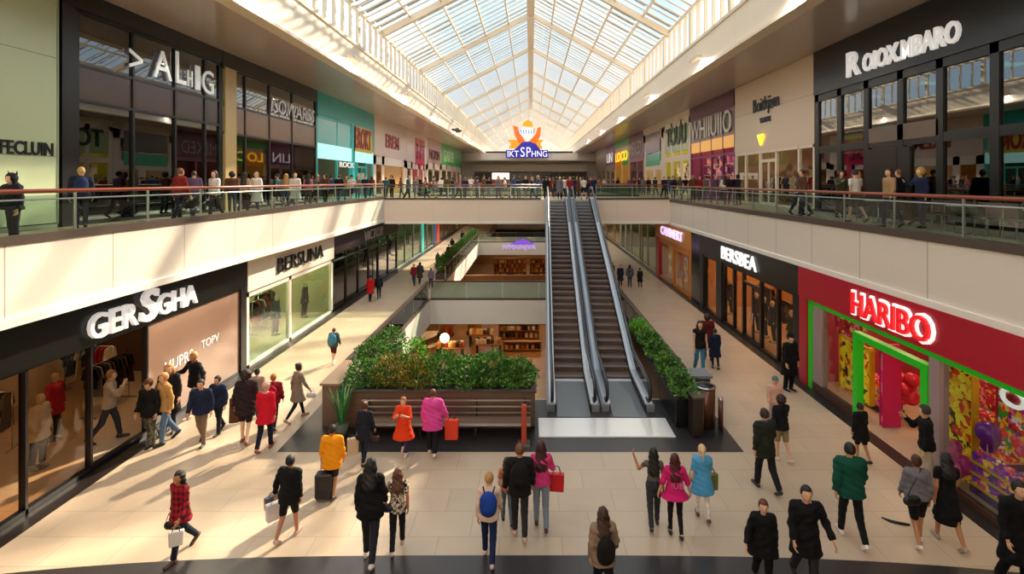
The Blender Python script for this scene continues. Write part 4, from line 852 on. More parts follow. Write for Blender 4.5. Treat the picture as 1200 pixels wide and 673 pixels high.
def figure_meshes(p, hi=True):
    """returns list of (part name, mesh, material) in local metres, facing +Y, feet on z=0"""
    H = p.get('h', 1.7); k = H/1.75; J = skeleton(p); T = J['T']; hz = J['hz']; g_ = p.get('g', 'f'); h = p.get('vox', .021 if hi else .036)
    fat = p.get('fat', 1.0); out = []
    tr = lambda V: V*np.array([k, k, k])
    xs = [J[q_][0] for q_ in ('eL', 'eR', 'wL', 'wR')]; ysv = [J[q_][1] for q_ in ('eL', 'eR', 'wL', 'wR', 'aL', 'aR', 'kL', 'kR')]+[J['head'][1]]
    x0, x1 = min(min(xs), -.25)-.12, max(max(xs), .25)+.12; y0, y1 = min(min(ysv), -.15)-.2, max(max(ysv), .15)+.26
    zt = max(J['head'][2]+.14, J['wL'][2]+.14, J['wR'][2]+.14)
    G = Grid((x0, y0, -.03), (x1, y1, zt+.03), h)
    sxT = (1.28 if g_ == 'f' else 1.42)*fat
    def torso(e, G=G): return [G.cone(T(.0), T(.12), .112+e, .098+e*1.1, 1.4*fat, 1), G.cone(T(.14), T(.42), .088+e, .104+e, sxT, 1), G.cone(J['sL']+[.03, 0, 0], J['sR']-[.03, 0, 0], .052+e*.8, .052+e*.8)]
    def arm(nm, e, fr=2, G=G):
        l = [G.cone(J['s'+nm], J['e'+nm], .047+e, .037+e, cut=(fr <= 1))] if fr >= 1 else [G.cone(J['s'+nm], J['s'+nm]+(J['e'+nm]-J['s'+nm])*fr, .05+e, .046+e, cut=True)]
        if fr > 1: l.append(G.cone(J['e'+nm], J['e'+nm]+(J['w'+nm]-J['e'+nm])*(fr-1)*.96, .038+e, .028+e, cut=True))
        return l
    def leg(nm, e, fr=2, G=G, wide=0):
        l = [G.cone(J['h'+nm], J['k'+nm] if fr >= 1 else J['h'+nm]+(J['k'+nm]-J['h'+nm])*fr, .082*fat+e, .054+e+wide*.5, cut=(fr <= 1))]
        if fr > 1: l.append(G.cone(J['k'+nm], J['k'+nm]+(J['a'+nm]-J['k'+nm])*(fr-1), .053+e+wide*.5, .036+e+wide, cut=True))
        return l
    hd = J['head']; fold = .004*np.sin(G.z*38+G.x*22)*np.sin(G.y*26+G.z*11) if hi else 0
    # body
    L = torso(0)+arm('L', 0)+arm('R', 0)+leg('L', 0)+leg('R', 0)
    L += [G.cone(J['neck']-[0, 0, .04], hd-[0, .01, .05], .052, .048), G.ell(hd, (.077, .096, .118)), G.ell(hd+[0, .028, -.055], (.055, .06, .06)), G.ell(hd+[0, .098, -.012], (.014, .02, .024)), G.ell(hd+[-.078, 0, -.01], (.012, .02, .03)), G.ell(hd+[.078, 0, -.01], (.012, .02, .03))]
    for nm in 'LR':
        L.append(G.cone(J['w'+nm], J['w'+nm]+J['d'+nm]*.075, .026, .03, .8, 1.1))
        a = J['a'+nm]; f = J['f'+nm]; dr = np.array([.0, math.cos(f), math.sin(f)]); L.append(G.cone(a+[0, 0, -.035]-dr*.04, a+[0, 0, -.045]+dr*.15, .036, .026))
    ex = MB()
    if hi: hand_geo(J, ex)
    out.append(('body', netmesh('body', sun_(L, .022), G, mat('skin '+p.get('skin', 'l'), SKIN[p.get('skin', 'l')], .55), tr, ex if hi else None), None))
    # trousers / skirt
    bk, bc = p.get('bottom', ('trousers', '#1c1c22'))[:2]; bc, bp = tuplecol(bc)
    if bk in ('trousers', 'jeans', 'leggings', 'shorts', 'wide'):
        e = {'trousers': .014, 'jeans': .01, 'leggings': .005, 'shorts': .018, 'wide': .02}[bk]; fr = {'shorts': .95}.get(bk, 1.97)
        wd = {'wide': .035, 'trousers': .014, 'jeans': .008}.get(bk, 0)
        L = [G.cone(T(.0), T(.1), .112+e, .1+e, 1.4*fat, 1)]+leg('L', e, fr, wide=wd)+leg('R', e, fr, wide=wd)
        d = np.maximum(sun_(L, .025)+fold, G.z-(hz+.16)); out.append(({'jeans': 'jeans', 'shorts': 'shorts', 'leggings': 'leggings'}.get(bk, 'trousers'), netmesh('trousers', d, G, cloth(bc, bp), tr), None))
    if bk == 'skirt':
        hem = p.get('skirthem', .5)*.93; d = smin(G.cone(T(.02), T(.12), .125, .11, 1.35, 1), G.cone(T(0), (0, 0, hem), .135, .2, 1.1, 1.0), .04)
        out.append(('skirt', netmesh('skirt', np.maximum(np.maximum(d+fold*2, hem-G.z), G.z-(hz+.16)), G, cloth(bc, bp), tr), None))
    # top
    tk, tcol = p.get('top', ('shirt', '#333333'))[:2]; tcol, tp = tuplecol(tcol)
    spec_ = {'tee': (.014, .7, -.02, 0), 'shirt': (.016, 2, -.05, 0), 'sweater': (.028, 2, -.08, .01), 'jacket': (.036, 2, -.1, .015), 'coat': (.036, 2, -.42, .05), 'dress': (.016, .55, -.38, .06), 'longdress': (.016, 2, -.5, .08), 'vest': (.03, 0.2, -.08, .01), 'puffer': (.05, 2, -.06, .02), 'crop': (.01, .4, .12, 0), 'tunic': (.022, 2, -.28, .05), 'bigtee': (.03, .95, -.3, .07), 'cape': (.03, 1.2, -.42, .11)}[tk]
    e, sl_, hem, flare = spec_; hem = p.get('hem', hem); hemz = hz+hem
    L = torso(e)+[G.cone(T(.02), (T(0)[0], T(0)[1], hemz-.05), .112+e, .118+e+flare, 1.34*fat, 1.02)] if hem < .1 else torso(e)
    if sl_ > .1: L = L+arm('L', e*.75, sl_)+arm('R', e*.75, sl_)
    d = sun_(L, .03)+fold*(1+e*30)
    d = np.maximum(d, hemz-G.z)
    d = np.maximum(d, -(G.ell(J['neck']+[0, .02, .045], (.068, .075, .05))))
    out.append(({'tee': 't_shirt', 'bigtee': 't_shirt', 'puffer': 'puffer_jacket', 'longdress': 'dress', 'crop': 'crop_top'}.get(tk, tk), netmesh('top', d, G, cloth(tcol, tp), tr), None))
    if tk in ('jacket', 'coat', 'puffer', 'sweater', 'tunic', 'cape') and hi and p.get('collar', 1):
        d = np.maximum(G.ell(J['neck']+[0, -.005, .012], (.085, .085, .05)), -(G.ell(J['neck']+[0, .02, .05], (.066, .072, .06)))); out.append(('collar', netmesh('collar', d, G, cloth(p.get('scarf', tcol)), tr), None))
    # shoes
    sc = p.get('shoe', '#1a1818')
    for nm in 'LR':
        L = []; a = J['a'+nm]; f = J['f'+nm]; dr = np.array([.0, math.cos(f), math.sin(f)]); L.append(G.cone(a+[0, 0, -.036]-dr*.045, a+[0, 0, -.042]+dr*.165, .046, .036, .9, 1)); L.append(G.cone(a+[0, 0, -.03], a+[0, 0, .02], .044, .042, cut=True))
        G2 = Grid((float(a[0])-.08, float(a[1])-.2, -.03), (float(a[0])+.08, float(a[1])+.26, float(a[2])+.18), h); L = []
        L.append(G2.cone(a+[0, 0, -.036]-dr*.045, a+[0, 0, -.042]+dr*.165, .046, .036, .9, 1)); L.append(G2.cone(a+[0, 0, -.03], a+[0, 0, .02], .044, .042, cut=True))
        d = np.maximum(sun_(L, .015), -G2.z); me = netmesh('shoe', d, G2, mat('shoe '+sc, sc, .5), tr); out.append(('shoe', me, None))
    # hair and headwear
    hr, hc = p.get('hair', ('short', '#2a1a12')); q_ = G.ell(hd+[0, -.012, .014], (.092, .11, .122))
    face = np.maximum(np.maximum(hd[1]+.028-G.y, G.z-(hd[2]+.06)), np.abs(G.x)-.075)
    lown = G.z-(hd[2]-.07); d = np.maximum(q_, -face); wav = .006*np.sin(G.z*60+G.x*50) if hi else 0
    if hr in ('short', 'cap', 'beanie', 'hood'): d = np.maximum(d, (hd[2]-.055)-G.z)
    if hr == 'bald': d = None
    if hr == 'long':
        ln = p.get('hairlen', .36); d = smin(d, G.cone(hd+[0, -.045, -.03], hd+[0, -.12, -ln-.03], .088, .098, 1.3, .62), .035)+wav; d = np.maximum(d, -face)
    if hr == 'curly': d = smin(d, G.ell(hd+[0, -.03, .02], (.13, .125, .14)), .02)+wav*1.5; d = np.maximum(d, -face)
    if hr == 'tail': d = smin(d, G.cone(hd+[0, -.11, .02], hd+[0, -.16, -.2], .035, .02), .02)
    if hr == 'bun': d = smin(d, G.ell(hd+[0, -.09, .1], (.05, .05, .045)), .015)
    hm = mat('hair '+hc, hc, .6, bump=.3, bscale=60)
    if hr in ('cap', 'beanie', 'hood'):
        c_ = p.get('hat', '#222'); hp = G.ell(hd+[0, -.008, .03], (.1, .12, .12))
        if hr == 'hood': hp = np.maximum(smin(G.ell(hd+[0, -.02, .015], (.112, .125, .14)), G.ell(J['neck']+[0, -.05, .03], (.12, .09, .06)), .03), -np.maximum(np.maximum(hd[1]+.01-G.y, G.z-(hd[2]+.08)), np.abs(G.x)-.07))
        else: hp = np.maximum(hp, (hd[2]+.025)-G.z)
        if hr == 'cap': hp = smin(hp, np.maximum(G.ell(hd+[0, .11, .035], (.075, .09, .014)), 0*G.x-1), .01)
        out.append((hr, netmesh(hr, hp, G, cloth(c_), tr), None))
    if d is not None: out.append(('hair', netmesh('hair', d, G, hm, tr), None))
    if hi:
        mb = MB()
        for s in (-1, 1): mb.ball(hd+np.array([s*.03, .086, .012]), .009, 6, 5)
        v = tr(np.array(mb.v)); mb.v = [tuple(x) for x in v.tolist()]; out.append(('eyes', ('MB', mb), mat('dark eyes', '#1a120e', .3)))
        mb = MB(); mb.ball(hd+np.array([0, .088, -.058]), .02, 8, 5, ry=.008, rz=.005); v = tr(np.array(mb.v)); mb.v = [tuple(x) for x in v.tolist()]; out.append(('mouth', ('MB', mb), mat('lips', '#9a4a42', .5)))
    return out, J, k
def person(label, x, y, z, heading, p, group=None, hi=True):
    parts, J, k = figure_meshes(p, hi)
    r = empty('person', (x, y, z), math.radians(heading), label, 'person', group)
    for nm, me, m in parts:
        if me is None: continue
        if isinstance(me, tuple):
            o = me[1].build(nm, m, None, True, fixn=False)
        else:
            o = bpy.data.objects.new(nm, me); C.objects.link(o)
        o.parent = r
        if nm == 'body': body_ = o
        if nm in ('eyes', 'mouth'): o.parent = body_
        if nm == 'collar': o.parent = last_top
        last_top = o
    M = Matrix.Translation((x, y, z)) @ Matrix.Rotation(math.radians(heading), 4, 'Z')
    return r, {q_: M @ Vector([float(v) for v in J[q_]*k]) for q_ in ('wL', 'wR', 'neck', 'head', 'sL', 'sR')} | {'M': M, 'k': k, 'J': J}
def wp(inf, v): return inf['M'] @ Vector(v)
def handpos(inf, nm): J, k = inf['J'], inf['k']; return inf['M'] @ Vector([float(c) for c in (J['w'+nm]+J['d'+nm]*.09)*k])
def shopping_bag(label, pos, col, w_=.3, h_=.36, d_=.14, rz=0, drop=.14, pat=None, group=None):
    r = empty('shopping_bag', (pos[0], pos[1], pos[2]-drop-h_), rz, label, 'bag', group); m = cloth(col, pat) if pat else mat('bag '+col, col, .45)
    b = MB(); b.add([(-w_*.46, -d_/2, 0), (w_*.46, -d_/2, 0), (w_*.46, d_/2, 0), (-w_*.46, d_/2, 0), (-w_/2, -d_*.4, h_), (w_/2, -d_*.4, h_), (w_/2, d_*.4, h_), (-w_/2, d_*.4, h_)], [(0, 3, 2, 1), (0, 1, 5, 4), (1, 2, 6, 5), (2, 3, 7, 6), (3, 0, 4, 7), (4, 5, 6, 7)])
    o = b.build('bag_body', m, None, bevel=.012); o.parent = r
    for s in (-1, 1):
        t = MB(); t.tube([(-w_*.25, s*d_*.3, h_-.01), (-w_*.16, s*d_*.15, h_+drop*.75), (0, 0, h_+drop), (w_*.16, s*d_*.15, h_+drop*.75), (w_*.25, s*d_*.3, h_-.01)], .007, 6); o = t.build('handle', mat('bag cord', '#2a2420', .6), None, True); o.parent = r
    return r
def backpack(label, inf, col, sc=1.0, low=0):
    k = inf['k']*sc; J = inf['J']; c = J['T'](.3-low)*inf['k']; r = empty('backpack', tuple(inf['M'] @ Vector((0, float(c[1])-.16*inf['k'], float(c[2])))), inf['M'].to_euler().z, label, 'backpack')
    G = Grid((-.2, -.16, -.28), (.2, .14, .28), .02); d = smin(G.ell((0, -.02, 0), (.16, .1, .235)), G.cone((0, -.02, -.12), (0, -.02, .08), .1, .095, 1.35, .85), .04); d = smin(d, G.ell((0, -.09, -.07), (.11, .05, .09)), .015)
    me = netmesh('pack', d, G, cloth(col), lambda V: V*k); o = bpy.data.objects.new('pack_body', me); C.objects.link(o); o.parent = r
    for s in (-1, 1):
        o = MB().tube([(s*.08*k, .05*k, .17*k), (s*.11*k, .13*k, .24*k), (s*.12*k, .27*k, .17*k), (s*.13*k, .28*k, .0), (s*.12*k, .1*k, -.16*k)], .014*k, 6).build('strap', cloth('#1c1c20'), None, True); o.parent = r
    return r
def handbag(label, pos, col, w_=.28, h_=.2, rz=0, strap=None):
    r = empty('handbag', pos, rz, label, 'bag'); G = Grid((-.2, -.1, -.15), (.2, .1, .15), .018)
    d = G.cone((-.07, 0, -.02), (.07, 0, -.02), .09, .09, 1, .6); me = netmesh('bag', d, G, mat('leather '+col, col, .45), lambda V: V*(w_/.32)); o = bpy.data.objects.new('bag_body', me); C.objects.link(o); o.parent = r
    pts = strap or [(-.1, 0, .05), (-.05, 0, .2), (.05, 0, .2), (.1, 0, .05)]
    o = MB().tube(pts, .008, 6).build('strap', mat('leather '+col, col, .45), None, True); o.parent = r; return r
# ------------------------------------------------------------------ people on the ground floor (foot pixel x, y; head pixel y)
def P(label, px, py, yh, heading, p, z=0.0, hi=True, group=None, fixh=None, hi_in=False):
    x, y = ground(px, py, z)
    if not hi_in: x = max(-10.05, min(8.95, x)) if px != 925 else x
    h_ = (EYE-z)*(py-yh)/(py-VY) if fixh is None else fixh
    p = dict(p); p['h'] = max(1.15, min(1.95, h_)); return person(label, x, y, z, heading, p, group, hi)
A_ = 0; T_ = 180
r, i = P('woman in red and black plaid shirt walking with a white bag at front left', 212, 652, 548, 160, dict(g='f', top=('tunic', ('#a0182a', 'plaid')), hem=-.16, bottom=('jeans', '#1d2536'), hair=('long', '#1c0f0a'), stride=24, skin='m', armL=(10, 16, 35), shoe='#4a2a20', armR=(-14, 14, 20)))
handbag('black round bag held by the woman in the plaid shirt', tuple(handpos(i, 'R')+Vector((0, 0, -.2))), '#141214'); shopping_bag('small white shopping bag held by the woman in the plaid shirt', handpos(i, 'L'), '#e6ddd6', .24, .26, .1, .4, .1)
r, i = P('man in black sweatshirt, black shorts and dark cap hair walking away at front left', 339, 630, 533, -8, dict(g='m', top=('jacket', '#0f0e10'), hem=-.16, bottom=('shorts', '#141316'), hair=('short', '#0f0b0a'), stride=-16, skin='m', armL=(-6, 20, 15), shoe='#c8a8a0', fat=1.08))
shopping_bag('white and pink shopping bag hanging beside the man in black shorts', handpos(i, 'L'), '#dcd2d4', .34, .34, .14, .8, .1); shopping_bag('slate blue shopping bag in the hand of the man in black shorts', handpos(i, 'L')+Vector((-.08, .1, .05)), '#4a5060', .36, .26, .1, 1.0, .06)
r, i = P('person in bright orange jacket standing with a black case in front of the planter', 389, 582, 498, 5, dict(g='m', top=('jacket', '#f0980f'), hem=-.2, bottom=('shorts', '#2a2528'), hair=('short', '#120d0c'), stride=6, skin='m', shoe='#3a3438', fat=1.1))
x, y = ground(380, 586); cs = empty('suitcase', (x, y, 0), .1, 'small black wheeled suitcase standing by the person in orange', 'suitcase')
o = MB().box(-.18, .18, -.12, .12, .06, .6).build('case', mat('black case', '#141316', .45), None, bevel=.03); o.parent = cs
for s in (-1, 1):
    o = MB().tube([(s*.1, .1, .58), (s*.1, .1, .95)], .01, 6).build('pull_handle', M_steel, None); o.parent = cs; o = MB().tube([(s*.14-.01, 0, .035), (s*.14+.01, 0, .035)], .035, 12).build('wheel', M_rubber, None); o.parent = cs
o = MB().tube([(-.11, .1, .95), (.11, .1, .95)], .014, 6).build('grip', M_rubber, None); o.parent = cs
r, i = P('person in dark navy coat walking away beside the left end of the bench', 427, 543, 470, -5, dict(g='f', top=('tunic', '#1a1e2c'), hem=-.22, bottom=('leggings', '#1c2233'), hair=('bun', '#4a2a18'), stride=16))
handbag('dark red handbag carried by the person in the navy coat', tuple(handpos(i, 'R')+Vector((0, 0, -.18))), '#4a1418', .22); shopping_bag('beige patterned shopping bag left of the person in the navy coat', handpos(i, 'L')+Vector((-.1, 0, 0)), '#cdb698', .28, .4, .14, .3, .08)
r, i = P('woman in black jumper with long black hair walking away in the front centre', 434, 657, 537, 3, dict(g='f', top=('sweater', '#0d0c0e'), hem=-.16, bottom=('jeans', '#26242c'), hair=('long', '#0c0808'), hairlen=.28, stride=14, shoe='#d8ccc8', fat=1.15))
handbag('navy bag between the woman in black and the woman in the zebra blouse', tuple(handpos(i, 'R')+Vector((.06, 0, -.05))), '#1c2438', .3)
r, i = P('woman in zebra print blouse with brown hair arm in arm with the woman in black', 466, 643, 548, 10, dict(g='f', top=('tee', ('#d8c4b0', 'zebra')), hem=-.1, bottom=('jeans', '#17161b'), hair=('long', '#5a3622'), stride=-18, shoe='#bba89c', armL=(20, 20, 60), skin='m', hairlen=.25, fat=1.08))
r, i = P('person in red and orange cape facing the camera in front of the bench', 473, 533, 464, 178, dict(g='f', top=('cape', '#e0401a'), bottom=('leggings', '#3a3456'), hair=('short', '#a86a3a'), stride=10, shoe='#e0d8d0', armL=(30, 14, 95), armR=(30, 14, 95), inL=.7, inR=.7))
r, i = P('stout man in bright pink hoodie with black trousers in front of the bench', 507, 532, 456, 2, dict(g='m', top=('puffer', '#d8489a'), hem=-.24, bottom=('trousers', '#17161c'), hair=('short', '#5a3420'), stride=12, shoe='#e4d4c6', fat=1.15, armR=(5, 22, 20)))
shopping_bag('large orange red shopping bag held by the man in the pink hoodie', handpos(i, 'R')+Vector((.1, 0, .1)), '#e2381c', .36, .5, .16, 0, .1)
r, i = P('blonde girl in pale pink top and blue jeans walking away in the front centre', 573, 656, 553, 0, dict(g='f', top=('sweater', '#dcc0ac'), hem=-.08, bottom=('jeans', '#16244a'), hair=('short', '#b0824e'), stride=20, shoe='#d8b8ac', skin='p'))
backpack('royal blue backpack worn by the blonde girl', i, '#1a3f96', 1.05)
r, i = P('woman with long brown hair partly hidden between the blonde girl and the man with backpack', 594, 612, 536, 10, dict(g='f', top=('tee', '#c87a52'), bottom=('jeans', '#5a6878'), hair=('long', '#3a1e14'), stride=15, hairlen=.42))
r, i = P('man in black jacket and dark grey trousers with a black backpack in the front centre', 609, 628, 520, 2, dict(g='m', top=('jacket', '#1b1718'), hem=-.12, bottom=('jeans', '#2c2a2b'), hair=('short', '#6a4026'), stride=10, shoe='#c8a898', armL=(0, 12, 15)))
backpack('black backpack worn by the man in the black jacket', i, '#131113', 1.1)
r, i = P('woman in pink jumper with long dark red hair and grey blue jeans, front centre', 634, 617, 517, 2, dict(g='f', top=('sweater', '#d03a78'), hem=-.04, bottom=('jeans', '#7a8496'), hair=('long', '#3a1012'), hairlen=.34, stride=12, shoe='#3a2a2c', armR=(18, 16, 45)))
shopping_bag('bright red shopping bag carried by the woman in the pink jumper', handpos(i, 'R')+Vector((.06, -.03, .05)), '#c8101c', .32, .36, .14, -.1, .16)
r, i = P('long haired woman in beige jacket at the bottom edge, right of centre', 707, 712, 595, 8, dict(g='f', top=('jacket', '#8c7464'), hem=-.14, bottom=('trousers', '#141216'), hair=('long', '#3a2216'), stride=10, hairlen=.26, armR=(5, 16, 30)))
backpack('soft black sling bag on the back of the woman in the beige jacket', i, '#17120f', 1.0, .12)
r, i = P('woman with long black hair raising her hand, in grey cropped top and charcoal trousers', 766, 617, 525, -4, dict(g='f', top=('crop', '#5c5650'), bottom=('jeans', '#34343a'), hair=('long', '#0d090a'), hairlen=.34, stride=-14, skin='m', armL=(35, 30, 125), shoe='#2a2020'))
r, i = P('woman in wide magenta top with white print and black leggings, right of centre', 791, 627, 532, -3, dict(g='f', top=('cape', '#cc1f6c'), hem=-.1, bottom=('leggings', '#141018'), hair=('long', '#4a1014'), hairlen=.32, stride=8, fat=1.05, armL=(-8, 22, 20), armR=(-5, 22, 20)))
mm = i['M']; v, f = glyphs('IUB'); xs_ = max(q_[0] for q_ in v); o = MB().add([((q_[0]/xs_-.5)*.24, -.215, 1.03+q_[1]*.16) for q_ in v], f).build('print_lettering', cloth('#f0b0cc'), None); o.parent = r
r, i = P('blonde woman with ponytail in long light blue t-shirt and patterned leggings, right of centre', 823, 607, 521, -4, dict(g='f', top=('bigtee', '#4f9ccc'), bottom=('leggings', ('#cfc6bc', 'check')), hair=('tail', '#d8b888'), stride=12, skin='p', shoe='#5a3a34', fat=1.05))
handbag('tan shoulder bag on the left side of the woman in the blue t-shirt', tuple(handpos(i, 'L')+Vector((.02, 0, .12))), '#b08a68', .26, strap=[(-.08, 0, .05), (0, 0, .5), (.08, 0, .05)]); shopping_bag('olive green shopping bag right of the woman in the blue t-shirt', handpos(i, 'R')+Vector((.05, 0, .22)), '#5c6a30', .26, .34, .12, .2, .1)
# right group
r, i = P('man in dark olive jacket and scarf walking right of centre', 897, 574, 478, 12, dict(g='m', top=('jacket', '#22261c'), hem=-.18, bottom=('trousers', '#1a1a20'), hair=('short', '#2a1814'), stride=18, scarf='#2c4468', shoe='#2a2024'))
r, i = P('person in black top and khaki shorts behind the man in olive', 916, 540, 463, 15, dict(g='m', top=('sweater', '#121218'), bottom=('shorts', '#8a7a58'), hair=('curly', '#2a160e'), stride=10, shoe='#d8ccc4', armR=(25, 12, 50)))
r, i = P('child in grey cap and pale pink shirt walking behind the man in olive', 908, 503, 440, 170, dict(g='f', top=('sweater', '#d0a694'), bottom=('jeans', '#b0a49a'), hair=('cap', '#6a4a3a'), hat='#5c6a72', stride=12))
r, i = P('person in black coat at the bottom right edge of the floor, left of the pair', 894, 690, 583, 168, dict(g='f', top=('coat', '#0b0a0d'), hem=-.25, bottom=('trousers', '#0e0d10'), hair=('short', '#5a2c1c'), stride=12, fat=1.15, armR=(8, 22, 18)))
r, i = P('man in black coat with grey shoulders and white scarf at the bottom right', 944, 690, 566, 172, dict(g='m', top=('coat', '#0d0c10'), hem=-.3, bottom=('trousers', '#2e2a2e'), hair=('short', '#1c110d'), stride=16, scarf='#c8c8d0', armL=(0, 22, 40)))
r, i = P('man in dark green sweater and black trousers with white shoes walking away on the right', 997, 633, 518, -8, dict(g='m', top=('puffer', '#0c4a3a'), hem=-.1, bottom=('jeans', '#0f0f12'), hair=('short', '#140d0c'), stride=20, shoe='#e6dcd8'))
r, i = P('woman in black dress with bare legs in front of the sweet shop door', 1009, 541, 472, 10, dict(g='f', top=('coat', '#0b0a0c'), hem=-.28, bottom=('shorts', '#0c0b0d'), hair=('short', '#120a09'), stride=8, skin='m'))
r, i = P('woman in grey jacket and black shorts with black crossbody bag, lower right', 1075, 637, 533, -12, dict(g='f', top=('jacket', '#6e6a70'), hem=-.02, bottom=('shorts', '#0e0d10'), hair=('bun', '#4a2a20'), stride=-14, skin='m', shoe='#d8d0cc', fat=1.12))
handbag('black crossbody bag of the woman in the grey jacket', tuple(wp(i, (-.16, -.16, .92))), '#0e0d0f', .34, strap=[(-.1, 0, .05), (.04, .02, .28), (.22, .06, .56)])
r, i = P('woman in long black dress and sandals at the sweet shop window, lower right', 1110, 637, 530, -8, dict(g='f', top=('dress', '#0a0a0c'), bottom=('skirt', '#0a0a0c'), skirthem=.45, hair=('long', '#17110f'), hairlen=.2, stride=18, skin='m', shoe='#a09890'))
r, i = P('person in black sweater and pale trousers standing behind the woman in the long black dress', 1101, 575, 466, 60, dict(g='m', top=('sweater', '#0b0a0c'), hem=-.06, bottom=('wide', '#b8aa96'), hair=('short', '#2c241e'), stride=5, armR=(40, 10, 100), inR=.5))
r, i = P('person in black at the right edge beside the sweet shop', 1192, 695, 548, 175, dict(g='m', top=('coat', '#08080a'), bottom=('trousers', '#0a0a0c'), hair=('short', '#0a0808'), stride=8))
r, i = P('woman in black vest, striped scarf and blue jeans, in the pair on the right walkway', 820, 438, 370, 178, dict(g='f', top=('vest', '#161318'), bottom=('jeans', '#3a7a9c'), hair=('long', '#2a1812'), stride=10, scarf='#b8a090'))
r, i = P('person in long navy blue coat beside the woman in blue jeans on the right walkway', 838, 432, 385, -5, dict(g='f', top=('coat', '#141c34'), hem=-.4, bottom=('leggings', '#20181a'), hair=('short', '#3a2218'), stride=8))
r, i = P('person in dark red jacket behind the pair on the right walkway', 829, 421, 368, -5, dict(g='m', top=('jacket', '#5a1512'), bottom=('trousers', '#241a1c'), hair=('curly', '#3a1c10'), stride=8))
r, i = P('guard in black uniform with white shoulder strap beside the black shop front on the right', 925, 458, 390, 200, dict(g='m', top=('coat', '#0a0a0c'), bottom=('trousers', '#0a0a0c'), hair=('cap', '#1c1412'), hat='#101014', stride=3, scarf='#c8c8cc', fat=1.1))
# left group
r, i = P('man in grey sweatshirt standing behind the glass of the nearest left shop', 128, 517, 428, -60, dict(g='m', top=('sweater', '#a8937c'), bottom=('jeans', '#333742'), hair=('short', '#8a5a30'), stride=22, armR=(40, 15, 115)), hi_in=True)
r, i = P('man in black jacket and camouflage trousers in the group by the left shop window', 168, 523, 443, 170, dict(g='m', top=('jacket', '#120f10'), hem=-.14, bottom=('wide', ('#6a6252', 'camo')), hair=('cap', '#4a2c18'), hat='#5a3822', stride=8, fat=1.1))
r, i = P('woman in tan jacket and light jeans in the group by the left shop window', 194, 519, 435, 150, dict(g='f', top=('jacket', '#b88a50'), bottom=('jeans', '#5c7490'), hair=('short', '#c08a4a'), stride=16))
handbag('navy blue bag between the man in black and the woman in tan', tuple(handpos(i, 'R')+Vector((0, 0, .1))), '#14204a', .34)
r, i = P('blonde woman in black coat at the back of the left shop group', 194, 507, 412, 200, dict(g='f', top=('coat', '#141114'), bottom=('jeans', '#2a2830'), hair=('long', '#b8803c'), stride=6))
r, i = P('woman in black top holding her arms out by the pink wall panel', 227, 486, 402, 160, dict(g='f', top=('sweater', '#0c0b0d'), hem=-.12, bottom=('shorts', '#b08468'), hair=('short', '#c09050'), stride=26, armL=(10, 48, 20), armR=(10, 40, 70), skin='m', shoe='#e0d0c0'))
r, i = P('boy in navy jacket and khaki trousers walking in the left group', 236, 521, 443, 190, dict(g='m', top=('jacket', '#1c2440'), bottom=('jeans', '#7c6850'), hair=('short', '#2a1a14'), stride=14))
r, i = P('person in dark blue jacket walking just behind the boy in khaki trousers', 256, 508, 439, 170, dict(g='m', top=('jacket', '#1f2a44'), bottom=('jeans', '#1c1c28'), hair=('short', '#2c1a14'), stride=14))
backpack('steel blue backpack of the person behind the boy in khaki', i, '#5a6a88', .9)
r, i = P('woman in dark vest with bare legs carrying a brown coat in the left crowd', 288, 519, 433, 12, dict(g='f', top=('puffer', '#2a1c20'), hem=-.22, bottom=('shorts', '#2a1c20'), hair=('curly', '#2a120c'), stride=10, skin='p', shoe='#7a4a40', armL=(0, 14, 10)))
ct = empty('folded_coat', tuple(handpos(i, 'L')), 0, 'brown coat draped over the arm of the woman in the dark vest', 'coat')
o = MB().add([(-.12, -.04, .3), (.1, -.04, .32), (.13, -.03, -.35), (-.15, -.03, -.38), (-.12, .05, .3), (.1, .05, .32), (.13, .06, -.35), (-.15, .06, -.38)], [(0, 1, 2, 3), (4, 7, 6, 5), (0, 4, 5, 1), (1, 5, 6, 2), (2, 6, 7, 3), (3, 7, 4, 0)]).build('coat_cloth', cloth('#5a3a26'), None, bevel=.02); o.parent = ct
r, i = P('person in bright red jacket with pale scarf and beanie in the left crowd', 311, 527, 447, 5, dict(g='f', top=('tunic', '#c8142a'), hem=-.22, bottom=('jeans', '#161a2c'), hair=('beanie', '#c8a088'), hat='#d0a898', stride=-14, scarf='#d89098', shoe='#8a3a34'))
r, i = P('ginger haired person with red backpack behind the red jacketed person', 320, 503, 438, 10, dict(g='m', top=('jacket', '#8a1828'), bottom=('jeans', '#1c2438'), hair=('short', '#b0682a'), stride=8))
backpack('striped red backpack of the ginger haired person', i, '#a81830', .9)
r, i = P('person in black cap at the back of the left crowd', 301, 487, 433, 10, dict(g='m', top=('jacket', '#a08478'), bottom=('jeans', '#242838'), hair=('cap', '#1a1414'), hat='#15151a', stride=8))
r, i = P('woman in grey tunic and dark leggings walking away from the left crowd', 349, 492, 424, -35, dict(g='f', top=('longdress', '#857868'), hem=-.3, bottom=('leggings', '#182032'), hair=('bun', '#2c1c16'), stride=26, shoe='#b89080'))
handbag('white tote bag at the hand of the woman in the grey tunic', tuple(handpos(i, 'R')+Vector((0, 0, -.1))), '#d8d8dc', .3)
r, i = P('hiker with blue grey backpack and red shorts walking away along the left walkway', 391, 426, 384, -5, dict(g='m', top=('jacket', '#4a5a58'), bottom=('shorts', '#5a1a20'), hair=('short', '#6a4a38'), stride=14, skin='p', shoe='#e0d8d0'))
backpack('large blue backpack of the hiker on the left walkway', i, '#4a88a8', 1.25)
